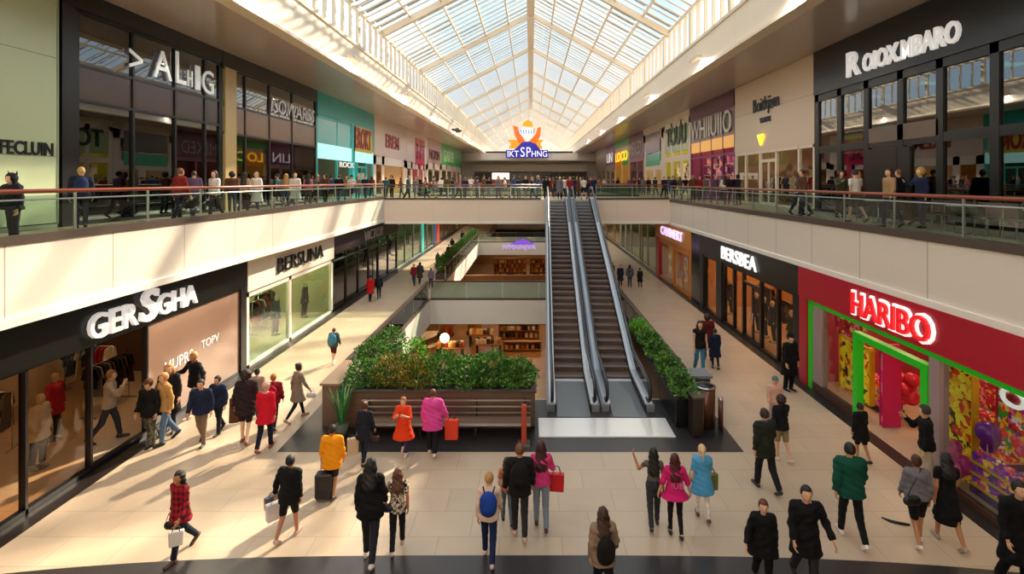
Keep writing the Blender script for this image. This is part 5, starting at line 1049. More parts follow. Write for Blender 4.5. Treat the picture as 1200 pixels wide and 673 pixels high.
# mid distance
mids = [(434, 353, 322, 'red', '#b8181c', 'person in long red coat on the left walkway near the black shop', 'coat'), (444, 350, 322, 'black', '#17161c', 'person in black beside the person in the long red coat', 'jacket'),
        (485, 335, 309, 'dark red', '#7c1c24', 'person in dark red top among the three at the bridge corner', 'jacket'), (492, 333, 307, 'olive', '#3c3a30', 'person in olive coat among the three at the bridge corner', 'coat'), (505, 338, 314, 'mauve', '#6a5a70', 'person in mauve top leaning at the bridge corner railing', 'jacket'),
        (513, 312, 297, 'grey blue', '#5a6478', 'small distant person in grey blue left of the hedge', 'jacket'), (526, 307, 286, 'navy', '#182038', 'distant person in navy beside the hedge', 'jacket'), (530, 297, 279, 'black', '#111014', 'distant person in black beside the hedge', 'jacket'), (542, 286, 270, 'dark', '#1c181c', 'farthest small dark figure on the left walkway', 'coat'),
        (717, 332, 307, 'brown', '#4a3430', 'person in brown on the right walkway next to the escalator', 'jacket'), (727, 336, 310, 'navy', '#1c2440', 'person in long navy coat in the far right group of four', 'coat'), (738, 337, 310, 'grey', '#555868', 'person in grey jacket and jeans in the far right group of four', 'jacket'), (750, 337, 314, 'black', '#131216', 'person in short black coat on the right of the far group of four', 'coat')]
for k_, (px, py, yh, cn, col, lb, tk) in enumerate(mids):
    P(lb, px, py, yh, (0, 20, 170, -10)[k_ % 4], dict(g='fm'[k_ % 2], top=(tk, col), bottom=('jeans', ('#1c2030', '#2a2a30', '#32405a')[k_ % 3]), hair=(('short', 'long')[k_ % 2], '#20140f'), stride=(12, -14, 9)[k_ % 3]), hi=False)
# strap lying on the floor
x, y = ground(1050, 612); sp_ = MB().tube([(x-.22, y+.12, .02), (x-.12, y+.0, .02), (x+.02, y-.07, .02), (x+.2, y-.12, .02)], [.012, .03, .032, .02], 8).build('fallen_strap', mat('black webbing', '#0d0c0e', .5), None, True); tag(sp_, 'short curved black strap lying on the pale floor at lower right', 'strap')
# ------------------------------------------------------------------ people on the upper level
protos = []
def proto(p): protos.append([(nm, me) for nm, me, m in figure_meshes(dict(p, h=1.75), False)[0] if me is not None and not isinstance(me, tuple)])
for p in (dict(g='m', top=('jacket', '#333333'), bottom=('trousers', '#222222'), hair=('short', '#2a1a12'), stride=16), dict(g='f', top=('shirt', '#333333'), bottom=('jeans', '#222222'), hair=('long', '#2a1a12'), stride=-16),
          dict(g='f', top=('coat', '#333333'), bottom=('leggings', '#222222'), hair=('tail', '#2a1a12'), stride=10), dict(g='m', top=('tee', '#333333'), bottom=('shorts', '#222222'), hair=('cap', '#2a1a12'), hat='#303038', stride=20),
          dict(g='m', top=('sweater', '#333333'), bottom=('jeans', '#222222'), hair=('curly', '#2a1a12'), stride=5, armR=(40, 10, 90), inR=.5)): proto(p)
KIND = ('jacket', 'shirt', 'coat', 't-shirt', 'sweater')
COLS = {'black': '#141318', 'navy': '#1b2440', 'grey': '#6a6a70', 'white': '#d8d2cc', 'red': '#8e1f22', 'brown': '#5a3a28', 'blue': '#2f4f80', 'tan': '#a88660', 'olive': '#4a4a34', 'pink': '#b06a78', 'teal': '#2c6068', 'mauve': '#5c4460'}
USED = {}
def crowd(k, x, y, z, hd, col, hh, where, group):
    lb = '%s in %s %s %s' % (('man', 'woman', 'woman', 'man', 'man')[k], col, KIND[k], where)
    r = empty('person', (x, y, z), math.radians(hd), lb, 'person', group); s = hh/1.75
    for nm, me in protos[k]:
        o = bpy.data.objects.new(nm, me); C.objects.link(o); o.parent = r; o.scale = (s, s, s)
        if nm in ('jacket', 'shirt', 'coat', 't_shirt', 'sweater'):
            o.material_slots[0].link = 'OBJECT'; o.material_slots[0].material = cloth(COLS[col])
        elif nm in ('trousers', 'jeans', 'leggings', 'shorts'):
            o.material_slots[0].link = 'OBJECT'; o.material_slots[0].material = cloth(random.choice(('#1c1c22', '#26304a', '#3a3430', '#4a5468')))
        elif nm == 'hair':
            c_ = random.choice(('#1c120d', '#3a2216', '#6a4426', '#b08850')); o.material_slots[0].link = 'OBJECT'; o.material_slots[0].material = mat('hair '+c_, c_, .6, bump=.3, bscale=60)
    return r
def U(px, X, k, col, hd, where, hh=1.72, group=None):
    y = X*F/(px-VX); return crowd(k, X, y, ZU, hd, col, hh, where, group)
gl_, gr_ = 'people on the left upper gallery', 'people on the right upper gallery'
r, i = person('person in black eared hood at the left edge of the upper gallery', -11.0, 11.24, ZU, 170, dict(g='m', h=1.55, top=('puffer', '#12131c'), bottom=('jeans', '#15151c'), hair=('hood', '#15100e'), hat='#12131c', shoe='#5a3630', stride=3, fat=1.1), None, True)
hd_ = i['J']['head']*i['k']
for s in (-1, 1):
    o = MB().add([(s*.1-.035, 0, hd_[2]+.09), (s*.1+.035, 0, hd_[2]+.09), (s*.1, .03, hd_[2]+.09), (s*.12, .01, hd_[2]+.18)], [(0, 1, 3), (1, 2, 3), (2, 0, 3), (0, 2, 1)]).build('hood_ear', cloth('#12131c'), None); o.parent = r
r, i = person('fair haired man in navy jacket standing before the dark shop at the upper left', -13.0, 15.3, ZU, 40, dict(g='m', h=1.8, top=('jacket', '#1a2238'), bottom=('jeans', '#22262e'), hair=('short', '#c09a5c'), stride=6), None, True)
backpack('dark blue backpack of the fair haired man at the upper left', i, '#1c2c50', 1)
person('person in dark red jacket walking along the upper left railing', -10.9, 16.4, ZU, -20, dict(g='f', h=1.8, top=('puffer', '#7a2018'), bottom=('jeans', '#2a2a34'), hair=('short', '#6a3c22'), stride=14), None, True)
rows = [(227, -12.6, 0, 'mauve', 20, 'in front of the dark glass shop'), (252, -11.2, 1, 'white', 170, 'by the railing below the chrome sign'), (272, -12.6, 4, 'brown', 30, 'beside the pale column of the second dark shop'), (286, -11.6, 1, 'tan', 10, 'left of the pair before the second dark shop'), (301, -11.4, 2, 'white', 170, 'before the second dark shop'), (326, -13, 3, 'teal', 90, 'near the lit doorway of the second dark shop'), (335, -12.4, 1, 'tan', 10, 'near the lit doorway of the second dark shop'), (346, -11.3, 2, 'white', 190, 'at the railing right of the lit doorway'), (361, -11.6, 1, 'pink', 10, 'at the end of the second dark shop'),
        (372, -12.5, 0, 'grey', 0, 'outside the turquoise shop, left end'), (381, -11.8, 4, 'brown', 170, 'outside the turquoise shop'), (388, -12.6, 3, 'blue', 20, 'outside the turquoise shop'), (397, -11.5, 0, 'black', 0, 'leaning forward outside the turquoise shop'), (407, -12.0, 1, 'tan', 160, 'outside the turquoise shop, right half'), (412, -11.4, 3, 'white', 0, 'outside the turquoise shop, right half'), (419, -12.2, 2, 'grey', 20, 'outside the turquoise shop, right half'), (428, -12.0, 0, 'navy', 180, 'at the right end of the turquoise shop'), (436, -12.6, 1, 'red', 0, 'at the right end of the turquoise shop')]
for (px, X, k, c_, hd, wh) in rows: U(px, X, k, c_, hd, wh, 1.78, gl_)
rows = [(452, -9.4, 0, 'teal'), (459, -8.6, 4, 'black'), (470, -9, 1, 'brown'), (478, -8, 0, 'teal'), (487, -8.5, 2, 'grey'), (491, -7.5, 4, 'black'), (499, -7.8, 1, 'tan'), (508, -7, 3, 'grey'), (517, -6.5, 0, 'white'), (524, -6.2, 2, 'olive'), (531, -6, 4, 'black'), (538, -5.4, 1, 'pink'), (545, -5, 0, 'navy'), (552, -4.6, 3, 'white'), (559, -4, 4, 'mauve'), (566, -3.6, 2, 'brown'), (573, -3.2, 0, 'black'), (584, -2.4, 1, 'grey'), (592, -1.9, 3, 'white'), (601, -1.3, 0, 'blue'), (608, -.9, 4, 'navy'), (616, -.4, 2, 'black'), (624, .15, 0, 'navy'), (630, .45, 4, 'blue')]
for n, (px, X, k, c_) in enumerate(rows):
    y = 37.0+(n*1.37 % 1)*9+(n % 3)*.2; y = min(46.4, y); crowd(k, (px-VX)*y/F, y, ZU, (0, 170, 80, -70)[n % 4], c_, 1.7+.1*(n % 2), 'on the upper bridge '+('near the left gallery' if px < 500 else 'left of its middle' if px < 570 else 'just left of the escalators'), 'people on the upper bridge')
for n, px in enumerate(range(640, 700, 4)):
    y = 38.0+(n*2.3 % 8); crowd((n*3) % 5, (px-VX)*y/F, y, ZU, (0, 180, 20)[n % 3], ('black', 'red', 'navy', 'brown', 'grey', 'white')[n % 6], 1.72, 'at the top of the escalators', 'people at the top of the escalators')
rows = [(702, 10.3, 2, 'tan'), (708, 10.8, 1, 'white'), (713, 11.2, 3, 'blue'), (718, 10.6, 0, 'grey'), (724, 11.0, 4, 'black'), (738, 10.6, 1, 'mauve'), (743, 11.4, 0, 'brown'), (749, 11.0, 4, 'black'), (754, 10.6, 2, 'grey'), (760, 11.4, 1, 'black'), (768, 11.6, 0, 'navy'), (778, 10.9, 0, 'navy'), (784, 11.4, 2, 'blue'), (789, 10.8, 4, 'navy'), (797, 11.6, 1, 'olive'), (803, 11, 3, 'black'), (812, 10.7, 4, 'brown'), (820, 11.5, 1, 'red'), (828, 11.6, 0, 'grey'), (838, 11, 2, 'mauve'), (849, 11.2, 1, 'white'), (857, 11.5, 0, 'black'), (865, 11.9, 4, 'navy')]
for n, (px, X, k, c_) in enumerate(rows): U(px, X, k, c_, (0, 170, 30, -160)[n % 4], 'outside the '+('green and orange shop' if px < 738 else 'maroon shop' if px < 755 else 'mint banded shop' if px < 778 else 'lime lit shop' if px < 810 else 'purple shop' if px < 862 else 'cream walled shop'), 1.75, gr_)
for (px, X, k, c_, hd, wh) in [(941, 10.6, 0, 'brown', 80, 'at the railing before the cream walled shop'), (936, 10.9, 1, 'white', -80, 'facing the man at the railing before the cream walled shop'), (985, 11.6, 4, 'olive', 180, 'in front of the golden lit window'), (1003, 10.8, 3, 'white', 10, 'by the railing below the large white lettering'), (1006, 12.2, 1, 'brown', 0, 'in front of the golden lit window'), (1043, 10.6, 1, 'tan', 100, 'at the door of the tall black glass shop'), (1055, 11.8, 0, 'black', 30, 'at the door of the tall black glass shop'), (1080, 11.4, 4, 'navy', 90, 'right of the door of the tall black glass shop')]: U(px, X, k, c_, hd, wh, 1.78 if px != 941 else 1.85)
for n in range(26):
    y = 71.5+(n*5.1 % 26); x = -8.5+(n*3.7 % 17); crowd(n % 5, x, y, ZU, n*70, ('black', 'grey', 'navy', 'brown', 'white', 'red', 'teal')[n % 7], 1.72, 'far away on the farthest upper bridge', 'people on the farthest upper bridge')
# ------------------------------------------------------------------ goods and fittings inside the shops
M_chrome = mat('rack chrome', '#c8c8c8', .25, .9)
GAR = []
for k in range(2):
    z0 = -.62-.3*k
    o = [(-.2, -.04), (-.07, 0), (.07, 0), (.2, -.04), (.28, -.35), (.2, -.38), (.17, -.2), (.19+.05*k, z0), (-.19-.05*k, z0), (-.17, -.2), (-.2, -.38), (-.28, -.35)]
    mb = MB().prism([(x, z) for x, z in o], 'Y', -.03, .03); ob = mb.build('garment', cloth('#333333'), None, bevel=.012); GAR.append(ob.data); bpy.data.objects.remove(ob)
def garment(x, y, z, rz, col, where, k=0):
    o = bpy.data.objects.new('garment', GAR[k]); C.objects.link(o); o.location = (x, y, z); o.rotation_euler = (0, 0, rz); o.material_slots[0].link = 'OBJECT'; o.material_slots[0].material = cloth(col[1])
    tag(o, '%s %s hanging on a rack %s' % (col[0], ('shirt', 'long coat')[k], where), 'garment', 'garments on racks '+where)
def rack(x, y, z, L, where, cols, rz=PI/2, h=1.5):
    r = empty('clothes_rack', (x, y, z), rz, 'chrome clothes rail standing '+where, 'clothes rack', 'clothes rails '+where)
    o = MB().tube([(-L/2, 0, h), (L/2, 0, h)], .018, 8).build('rail', M_chrome, None, True); o.parent = r
    for s in (-1, 1):
        o = MB().tube([(s*L/2, 0, .02), (s*L/2, 0, h)], .016, 8).build('upright', M_chrome, None, True); o.parent = r; o = MB().box(s*L/2-.02, s*L/2+.02, -.25, .25, 0, .03).build('foot', M_chrome, None); o.parent = r
    n = int(L/.16)
    for i in range(n):
        t = -L/2+.1+i*(L-.2)/max(1, n-1); garment(x+t*math.cos(rz), y+t*math.sin(rz), z+h-.03, rz+PI/2, random.choice(cols), where, i % 2)
DK = [('black', '#151316'), ('charcoal', '#2c2a2e'), ('brown', '#4a3020'), ('grey', '#6a645e')]; CL = DK+[('red', '#a82428'), ('cream', '#d8c8a8'), ('blue', '#3a5a80')]
MANM = None
def mannequin(x, y, z, hd, top, bottom, where, h=1.85):
    parts, J, k = figure_meshes(dict(g='f', h=h, top=('coat', top[1]), hem=-.25, bottom=('trousers', bottom), hair=('bald', '#000000'), stride=4, skin='l'), False)
    r = empty('mannequin', (x, y, z), math.radians(hd), 'shop mannequin in %s coat %s' % (top[0], where), 'mannequin')
    for nm, me, m in parts:
        if nm in ('hair', 'shoe') or me is None: continue
        o = bpy.data.objects.new(nm, me); C.objects.link(o); o.parent = r
        if nm == 'body': o.material_slots[0].link = 'OBJECT'; o.material_slots[0].material = mat('mannequin body', '#c8b8a4', .4)
    o = MB().tube([(0, 0, 0), (0, 0, .02)], .2, 16).build('stand', M_chrome, None); o.parent = r
# near left shop
for k_, (x, y) in enumerate(((-12.3, 15.4), (-13.6, 12.8), (-12.6, 10.9), (-14, 16.6), (-11.4, 9.6))): rack(x-.7, y*1.06, 0, 1.6, 'inside the nearest left shop', DK if k_ != 3 else CL, (PI/2, .3, PI/2, 0, PI/2)[k_])
mannequin(-12.0, 12.9, 0, -90, ('white', '#cfc0a8'), '#3a2a28', 'inside the nearest left shop near the glass'); mannequin(-12.1, 11.5, 0, -80, ('brown', '#5a3c28'), '#26201e', 'inside the nearest left shop, left of the pale one'); mannequin(-12.9, 14.3, 0, -90, ('red', '#b82020'), '#26201e', 'inside the nearest left shop under the sign')
# second left shop
for k_, y in enumerate((19.8, 20.9, 23.2, 24.6)): rack(-12.6-.5*(k_ % 2), y*1.06, 0, 1.3, 'inside the white framed left shop', DK if k_ < 2 else CL, PI/2)
for k_, y in enumerate((20.2, 22.7, 25.6)): mannequin(-11.6, y*1.06, 0, -90, (('black', '#1c1a1c'), ('blue', '#2c3c50'), ('dark green', '#26382c'))[k_], '#2a2420', ('at the left pane of', 'at the right pane of', 'near the far end of')[k_]+' the white framed left shop')
for k_, y in enumerate((28, 30, 32, 34.5, 37)): rack(-12.3, y*1.06, 0, 1.4, 'inside the third left shop', DK, PI/2)
for k_, y in enumerate((29.3, 33.6)): mannequin(-11.5, y*1.06, 0, -90, (('grey', '#4a4644'), ('tan', '#8a6a4a'))[k_], '#1c1816', ('left in the window of', 'right in the window of')[k_]+' the third left shop')
# right black shop
for k_, y in enumerate((20.6, 22.4, 24.3, 27.6)): rack(11.6+.6*(k_ % 2), y, 0, 1.4, 'inside the amber lit right shop', DK, PI/2)
for k_, y in enumerate((19.6, 21.2, 22.9, 23.7, 24.5, 27.8)): mannequin(10.5, y, 0, 90, (('black', '#121114'), ('grey', '#3a3636'), ('navy', '#1a2030'), ('black', '#141214'), ('umber', '#2e2018'), ('plum', '#3a2430'))[k_], '#1a1718', ('nearest in the window of', 'second in the window of', 'third in the window of', 'fourth in the window of', 'fifth in the window of', 'farthest in the window of')[k_]+' the amber lit right shop')
for k_, y in enumerate((33, 36.5)): rack(11, y, 0, 1.8, 'inside the orange shop', CL, PI/2)
# upper shops
for k_, y in enumerate((17.5, 19.7, 21.8)): rack(-15.4, y, ZU, 1.6, 'inside the dark upper left shop', CL, PI/2, 1.6)
for k_, y in enumerate((26.5, 29.5, 32.5)): rack(-15.4, y, ZU, 1.8, 'inside the second dark upper left shop', CL, PI/2, 1.6)
for k_, y in enumerate((10.4, 14, 16, 21.4, 23.3)): rack(14.4, y, ZU, 1.4, 'inside the tall black glass shop', CL, PI/2, 1.6)
for k_, y in enumerate((27.2, 29, 30.6)): rack(14.2, y, ZU, 1.3, 'inside the cream upper right shop', CL, PI/2, 1.6)
mannequin(-14.6, 17.2, ZU, -90, ('cream', '#c8b898'), '#1c1816', 'in the window of the dark upper left shop'); mannequin(-14.6, 22.0, ZU, -90, ('violet', '#4a3050'), '#1c1816', 'near the far end of the dark upper left shop window')
# posters behind glass
po = empty('poster', (-14.9, 17.4, 9.9), 0, 'large dark poster with a pale face like shape high behind the upper left glass', 'poster'); MB().box(-15.0, -14.95, 16.4, 18.5, 8.2, 9.4).build('sheet', vivid('poster print', ['#1a1412', '#2a1c18', '#c8a898', '#e0c8b8', '#1a1412'], 1.2), po)
bk = empty('letter_box', (13.0, 13.2, ZU), 0, 'black display box with small white screen in the tall black glass shop', 'display'); MB().box(13.3, 13.6, 13.6, 14.3, ZU, ZU+1.9).build('case', M_black, bk); MB().box(13.28, 13.3, 13.8, 14.1, ZU+1.3, ZU+1.6).build('screen', mat('pale screen', '#dfe6ea', .4, emit='#dfe6ea', es=1), bk)
# café furniture by the right railing
for k_, y in enumerate((17.2, 13.8, 11.6)):
    t = empty('cafe_table', (11.3, y, ZU), 0, ('round café table with chrome leg behind the right railing, farthest of three', 'round café table with chrome leg behind the right railing, middle of three', 'round café table with chrome leg behind the right railing, nearest of three')[k_], 'table')
    o = MB().tube([(0, 0, .72), (0, 0, .75)], .38, 20).build('table_top', mat('pale table top', '#cfc4b4', .4), None, True); o.parent = t; o = MB().tube([(0, 0, .02), (0, 0, .72)], .03, 8).build('leg', M_chrome, None, True); o.parent = t; o = MB().tube([(0, 0, 0), (0, 0, .02)], .22, 16).build('base', M_chrome, None); o.parent = t
    for s in (-1, 1):
        c = empty('cafe_chair', (11.3, y+s*.7, ZU), 0 if s > 0 else PI, ('dark café chair on the far side of a table behind the right railing' if s > 0 else 'dark café chair on the near side of a table behind the right railing'), 'chair', 'café chairs behind the right railing')
        for nm, b_ in (('seat', (-.2, .2, -.2, .2, .43, .47)), ('backrest', (-.2, .2, .17, .2, .5, .85))): o = MB().box(*b_).build(nm, mat('café chair shell', '#4a3a32', .5), None, bevel=.015); o.parent = c
        for a in (-.17, .17):
            for b_ in (-.17, .17): o = MB().tube([(a, b_, 0), (a, b_, .45 if b_ < 0 else .8)], .012, 6).build('leg', M_chrome, None); o.parent = c
# ------------------------------------------------------------------ sweet shop contents
V1_ = vivid('sweets bright print', ['#f4c418', '#e8a010', '#f6d838', '#d83020', '#f4c418', '#3a2a10'], 9, .12); V2_ = vivid('sweets mixed packs', ['#d81f5a', '#f03a2a', '#f4c020', '#7a2a90', '#f06a98', '#2a9a3a', '#e8e0d0', '#a01838'], 12, .1)
V3_ = vivid('purple packs', ['#6a2a9a', '#8a3ab0', '#4a1a70', '#c83a8a', '#f4c020', '#6a2a9a'], 11, .08); V4_ = vivid('red packs', ['#c8182a', '#e83a5a', '#a01020', '#f48aa0', '#f4d040', '#c8182a'], 11, .08)
def sweetpanel(label, x0, x1, y0, y1, z0, z1, m, fr='#f0b818'):
    r = empty('display_panel', ((x0+x1)/2, (y0+y1)/2, z0), 0, label, 'display panel'); MB().box(x0, x1, y0, y1, z0, z1).build('printed_face', m, r)
    MB().box(x0-.03, x1+.03, y0-.03, y0, z0, z1).box(x0-.03, x1+.03, y1, y1+.03, z0, z1).box(x0-.03, x1+.03, y0, y1, z1, z1+.04).build('panel_edge', mat('panel edge '+fr, fr, .5), r)
sweetpanel('yellow printed display panel in the far window of the sweet shop', WR+.5, WR+.6, 15.6, 17.1, .35, 2.0, V1_); sweetpanel('pink and orange printed panel above the yellow one in the far sweet shop window', WR+.45, WR+.55, 15.6, 17.2, 2.1, 2.8, V4_, '#c83a6a')
sweetpanel('magenta side panel just inside the sweet shop door', WR+.5, WR+.95, 15.0, 15.1, .02, 2.3, vivid('magenta print', ['#d8206a', '#e83a80', '#a81450', '#f080a8'], 6, .05), '#c81a60'); sweetpanel('yellow wall of sweets beside the sweet shop door', WR+.6, WR+.7, 12.1, 12.95, .02, 2.7, V1_)
sweetpanel('red wall graphic in the nearest sweet shop window', WR+1.1, WR+1.2, 8.6, 12.0, .9, 2.8, V2_, '#c8182a'); sweetpanel('multicoloured rear wall of the sweet shop', WR+4.5, WR+4.6, 7, 18, .02, 3.2, V4_, '#a01838')
def sweetstand(label, x, y, L, h, m, rz=PI/2, tiers=3):
    r = empty('sweet_stand', (x, y, 0), rz, label, 'display stand'); o = MB().box(-L/2, L/2, -.3, .3, 0, .18).build('plinth', mat('purple plinth', '#4a1f70', .4), None, bevel=.01); o.parent = r
    for t in range(tiers):
        z = .18+t*(h-.18)/tiers; o = MB().box(-L/2, L/2, -.3+.1*t, .3, z, z+.03).build('shelf', mat('yellow shelf', '#e8b81c', .4), None); o.parent = r
        n = int(L/.2); me = None
        for i in range(n):
            x0 = -L/2+i*L/n+.012; hh = (h-.18)/tiers*.72*random.uniform(.7, 1)
            o = MB().box(x0, x0+L/n-.02, -.26+.1*t, .25, z+.03, z+.03+hh).build('tub', m, None, bevel=.01); o.parent = r
            b = MB(); rg = random.Random(i+t*9)
            for q_ in range(9): b.ball((x0+rg.uniform(.03, L/n-.05), rg.uniform(-.2+.1*t, .2), z+.03+hh+.012), .035, 6, 4)
            o = b.build('sweets', random.choice((V2_, V3_, V4_)), None, True); o.parent = r; o['kind'] = 'stuff'
sweetstand('tiered sweet stand in the middle of the sweet shop seen through the door', WR+2.2, 13.8, 2.2, 1.2, V4_); sweetstand('purple sweet stand in the nearest sweet shop window', WR+.7, 11.2, 1.5, .95, V3_); sweetstand('red sweet stand right of the purple one in the nearest window', WR+.7, 9.4, 1.9, 1.3, V2_); sweetstand('low sweet stand in the far window of the sweet shop', WR+1.3, 16.4, 1.4, 1.0, V2_)
def balloons(label, x, y, z, n, col, s, sd_):
    r = empty('balloon_cluster', (x, y, z), 0, label, 'balloons'); rg = random.Random(sd_)
    for i in range(n):
        o = MB().ball((rg.uniform(-s, s), rg.uniform(-s, s), .15+i*s*.55/1+rg.uniform(0, .1)), .16+.08*rg.random(), 12, 8).build('balloon', mat('balloon '+col, col, .25), None, True); o.parent = r
    o = MB().tube([(0, 0, 0), (0, 0, .2+n*s*.55)], .015, 6).build('pole', M_chrome, None); o.parent = r
balloons('tall magenta balloon figure beside the nearest sweet shop window', WR+.35, 12.3, .02, 8, '#c8288a', .16, 1); balloons('purple and pink balloon cluster in the nearest sweet shop window', WR+.6, 11.7, .9, 4, '#7a2aa0', .2, 2); balloons('red balloon cluster in the middle of the sweet shop', WR+1.4, 15.4, .5, 6, '#d82040', .2, 3)
rs = empty('ring_sign', (WR+.8, 11.3, 2.35), 0, 'white and red oval ring sign in the nearest sweet shop window', 'sign')
pts = [(WR+.8, 11.3+.26*math.cos(a*PI/10), 2.35+.17*math.sin(a*PI/10)) for a in range(21)]; MB().tube(pts, .05, 8, cap=False).build('outer_ring', mat('white ring', '#f0e8e4', .4, emit='#ffffff', es=.4), rs, True)
MB().ball((WR+.8, 11.3, 2.35), .08, 12, 8, ry=.16, rz=.1).build('centre', mat('red boss', '#c01828', .4), rs, True); MB().tube([(WR+.8, 11.3, 2.52), (WR+.8, 11.3, ZR)], .01, 5).build('hanger', M_black, rs)
# upper right display walls
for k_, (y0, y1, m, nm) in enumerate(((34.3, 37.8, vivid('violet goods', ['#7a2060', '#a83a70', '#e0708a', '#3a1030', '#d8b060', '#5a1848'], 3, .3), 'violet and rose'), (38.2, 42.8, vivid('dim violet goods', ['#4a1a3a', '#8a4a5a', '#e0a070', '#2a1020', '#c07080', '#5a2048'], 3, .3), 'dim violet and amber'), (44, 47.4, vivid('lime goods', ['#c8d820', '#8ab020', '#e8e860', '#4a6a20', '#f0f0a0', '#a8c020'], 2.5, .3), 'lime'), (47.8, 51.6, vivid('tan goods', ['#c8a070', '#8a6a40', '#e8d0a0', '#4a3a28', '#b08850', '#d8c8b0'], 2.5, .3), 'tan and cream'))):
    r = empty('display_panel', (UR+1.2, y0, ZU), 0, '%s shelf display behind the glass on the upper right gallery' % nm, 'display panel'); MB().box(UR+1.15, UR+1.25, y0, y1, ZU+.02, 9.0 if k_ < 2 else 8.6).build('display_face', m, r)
    mb = MB()
    for z in (6.6, 7.4, 8.2): mb.box(UR+.9, UR+1.15, y0, y1, z, z+.05)
    mb.build('shelf', M_cream, r)
# orange shop shelves
for k_, y in enumerate((32.3, 33.6, 36.2, 37.4)): sweetpanel(('nearest', 'second', 'third', 'farthest')[k_]+' product panel behind the glass of the orange shop', WR+.5, WR+.6, y, y+1.0, .3, 2.5, vivid('orange goods', ['#e8a030', '#f4d880', '#c86a18', '#7a4a20', '#e8c060', '#a0b0c0'], 5, .2), '#d88a20')
# ------------------------------------------------------------------ lower level seen through the floor openings
ZB = -5.0
st(MB().box(-20, 20, 47, 47.3, ZB, -1.4).build('wall_basement', mat('amber basement wall', '#9a6a38', .6)))
st(MB().box(-20, 20, 76, 76.3, ZB, -1.4).build('wall_basement_rear', mat('amber basement wall', '#9a6a38', .6)))
GOODS = [(mat('goods '+c, c, .5), n) for c, n in (('#e8c890', 'cream'), ('#1c1614', 'black'), ('#a03a20', 'rust'), ('#f0e0c8', 'white'), ('#5a3a24', 'brown'), ('#c88a40', 'amber'))]
bm_ = MB().tube([(0, 0, 0), (0, 0, .22), (0, 0, .28), (0, 0, .36)], [.07, .07, .03, .03], 8).build('g', GOODS[0][0], None, True); GB = bm_.data; bpy.data.objects.remove(bm_)
bm_ = MB().box(-.11, .11, -.09, .09, 0, .3).build('g', GOODS[0][0], None, bevel=.012); GX = bm_.data; bpy.data.objects.remove(bm_)
def shelving(x, y, L, where, gaps=.3, rows=4, z0=ZB):
    r = empty('shelf_unit', (x, y, z0), 0, 'amber wood shelf unit of packed goods '+where, 'shelf unit')
    wm = mat('amber shelf wood', '#a8703a', .5)
    for z in range(rows+1): o = MB().box(-L/2, L/2, -.25, .25, z*.55+.1, z*.55+.14).build('shelf', wm, None); o.parent = r
    for s in (-1, 1): o = MB().box(s*L/2-.03, s*L/2+.03, -.25, .25, 0, rows*.55+.14).build('side_panel', wm, None); o.parent = r
    o = MB().box(-L/2, L/2, .23, .25, 0, rows*.55+.14).build('back_panel', wm, None); o.parent = r
    for z in range(rows):
        n = int(L/gaps)
        for i in range(n):
            m, nm = random.choice(GOODS); bx_ = random.random() < .5
            o = bpy.data.objects.new('goods_box' if bx_ else 'goods_bottle', GX if bx_ else GB); C.objects.link(o); o.location = (x-L/2+.2+i*(L-.4)/(n-1), y-.08, z0+z*.55+.14); o.material_slots[0].link = 'OBJECT'; o.material_slots[0].material = m
            tag(o, '%s %s on the shelves %s' % (nm, 'box' if bx_ else 'bottle', where), 'box' if bx_ else 'bottle', 'goods on the shelves '+where)
shelving(-1.2, 44.6, 3.4, 'of the lower level, left of centre', .34); shelving(2.4, 44.6, 3.2, 'of the lower level, right of centre', .34); shelving(-.9, 40.2, 3.0, 'of the lower level, front row on the right', .2, 3); shelving(-.6, 37.4, 2.6, 'of the lower level, nearest row', .2, 1)
shelving(-2.6, 66.0, 4, 'of the lower level beyond the second opening, left', .3, 4); shelving(1.9, 66.0, 4, 'of the lower level beyond the second opening, right', .3, 4)
for k_, (x, y) in enumerate(((-5.4, 35.6), (-3.6, 38.6), (-2.9, 36.4), (2.8, 38.4))):
    r = empty('market_table', (x, y, ZB), 0, ('leftmost', 'second from left', 'third from left', 'rightmost')[k_]+' wooden market table on the lower level under the near opening', 'table')
    o = MB().box(-.9, .9, -.5, .5, .8, .86).build('table_top', mat('amber shelf wood', '#a8703a', .5), None, bevel=.01); o.parent = r
    for a in (-.8, .8):
        for b_ in (-.4, .4): o = MB().box(a-.04, a+.04, b_-.04, b_+.04, 0, .8).build('leg', M_black, None); o.parent = r
    for i in range(14):
        m, nm = random.choice(GOODS); o = bpy.data.objects.new('goods_box', GX); C.objects.link(o); o.location = (x-.75+.25*(i % 7), y-.2+.4*(i//7), ZB+.86); o.material_slots[0].link = 'OBJECT'; o.material_slots[0].material = m
        tag(o, '%s box standing on a market table of the lower level' % nm, 'box', 'boxes on the market tables')
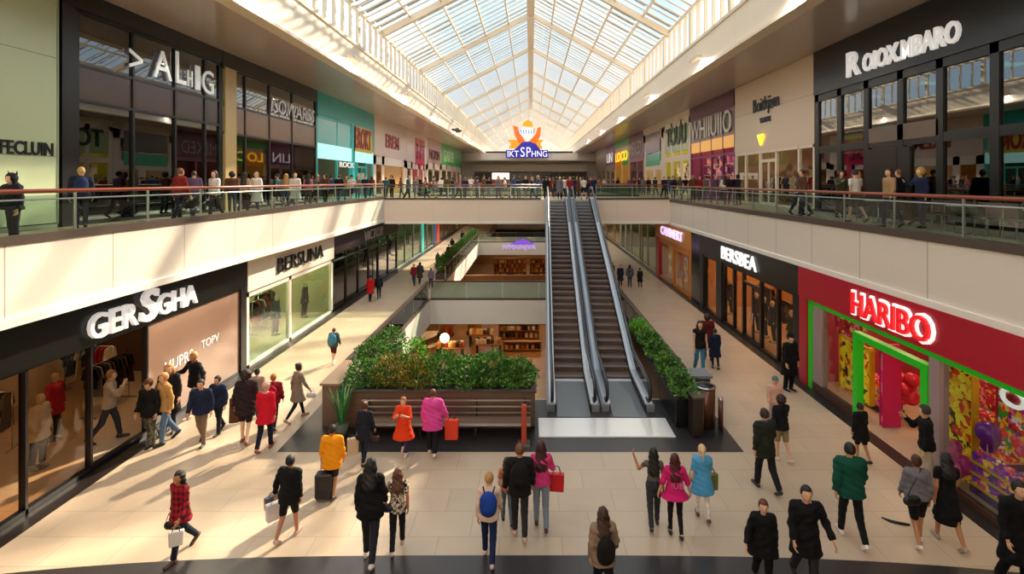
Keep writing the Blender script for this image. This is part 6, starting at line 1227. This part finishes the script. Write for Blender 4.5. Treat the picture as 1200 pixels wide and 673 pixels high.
for k_, (x, y, lb) in enumerate(((-6.6, 41, 'left'), (-4.4, 41.5, 'middle'))):
    cmb = empty('display_column', (x, y, ZB), 0, 'golden yellow rounded column on the lower level, %s of two' % ('left' if k_ == 0 else 'right'), 'column'); MB().tube([(x, y, ZB), (x, y, -1.41)], [.55, .55], 20).build('shaft', mat('golden column', '#b8861c', .3), cmb, True); MB().tube([(x, y, ZB), (x, y, ZB+.2)], .65, 20).build('base', M_curb, cmb, True)
gl2 = empty('globe_lamp', (-5.7, 35, -3.3), 0, 'round glowing globe lamp hanging in the lower level', 'lamp'); MB().ball((-5.7, 35, -3.4), .3, 16, 10).build('globe', M_lamp, gl2, True); MB().tube([(-5.7, 35, -3.1), (-5.7, 35, -1.4)], .012, 6).build('cord', M_black, gl2)
rp = empty('red_plant', (-6.0, 38, ZB), 0, 'spiky red leaved plant in a pot on the lower level', 'plant'); MB().tube([(-6, 38, ZB), (-6, 38, ZB+.5)], [.22, .3], 12).build('pot', M_curb, rp, True); mb = MB(); rg = random.Random(5)
for i in range(40):
    a = rg.uniform(0, 2*PI); d = Vector((math.cos(a), math.sin(a), 0)); t = Vector((-math.sin(a), math.cos(a), 0))*.06; p0 = Vector((-6, 38, ZB+.5)); o_ = rg.uniform(.3, .9); mb.add([p0-t, p0+t, p0+d*o_+Vector((0, 0, rg.uniform(.6, 1.5)))], [(0, 1, 2)])
mb.build('foliage', mat('red leaves', '#a02a1c', .5), rp, fixn=False)
for k_, (x, y) in enumerate(((-5, 36), (0, 36), (5, 36), (-5, 42), (0, 42), (5, 42), (-3, 63), (3, 63), (-3, 69), (3, 69), (-3, 24), (2, 24))):
    if 17 < y < 31: continue
    c = empty('ceiling_light', (x, y, -1.45), 0, 'square ceiling light of the lower level', 'light', 'ceiling lights of the lower level'); MB().box(x-.5, x+.5, y-.5, y+.5, -1.5, -1.42).build('diffuser', mat('amber lamp', '#ffdca0', .5, emit='#ffb866', es=11), c); MB().box(x-.56, x+.56, y-.56, y-.5, -1.52, -1.4).box(x-.56, x+.56, y+.5, y+.56, -1.52, -1.4).build('light_frame', M_black, c)
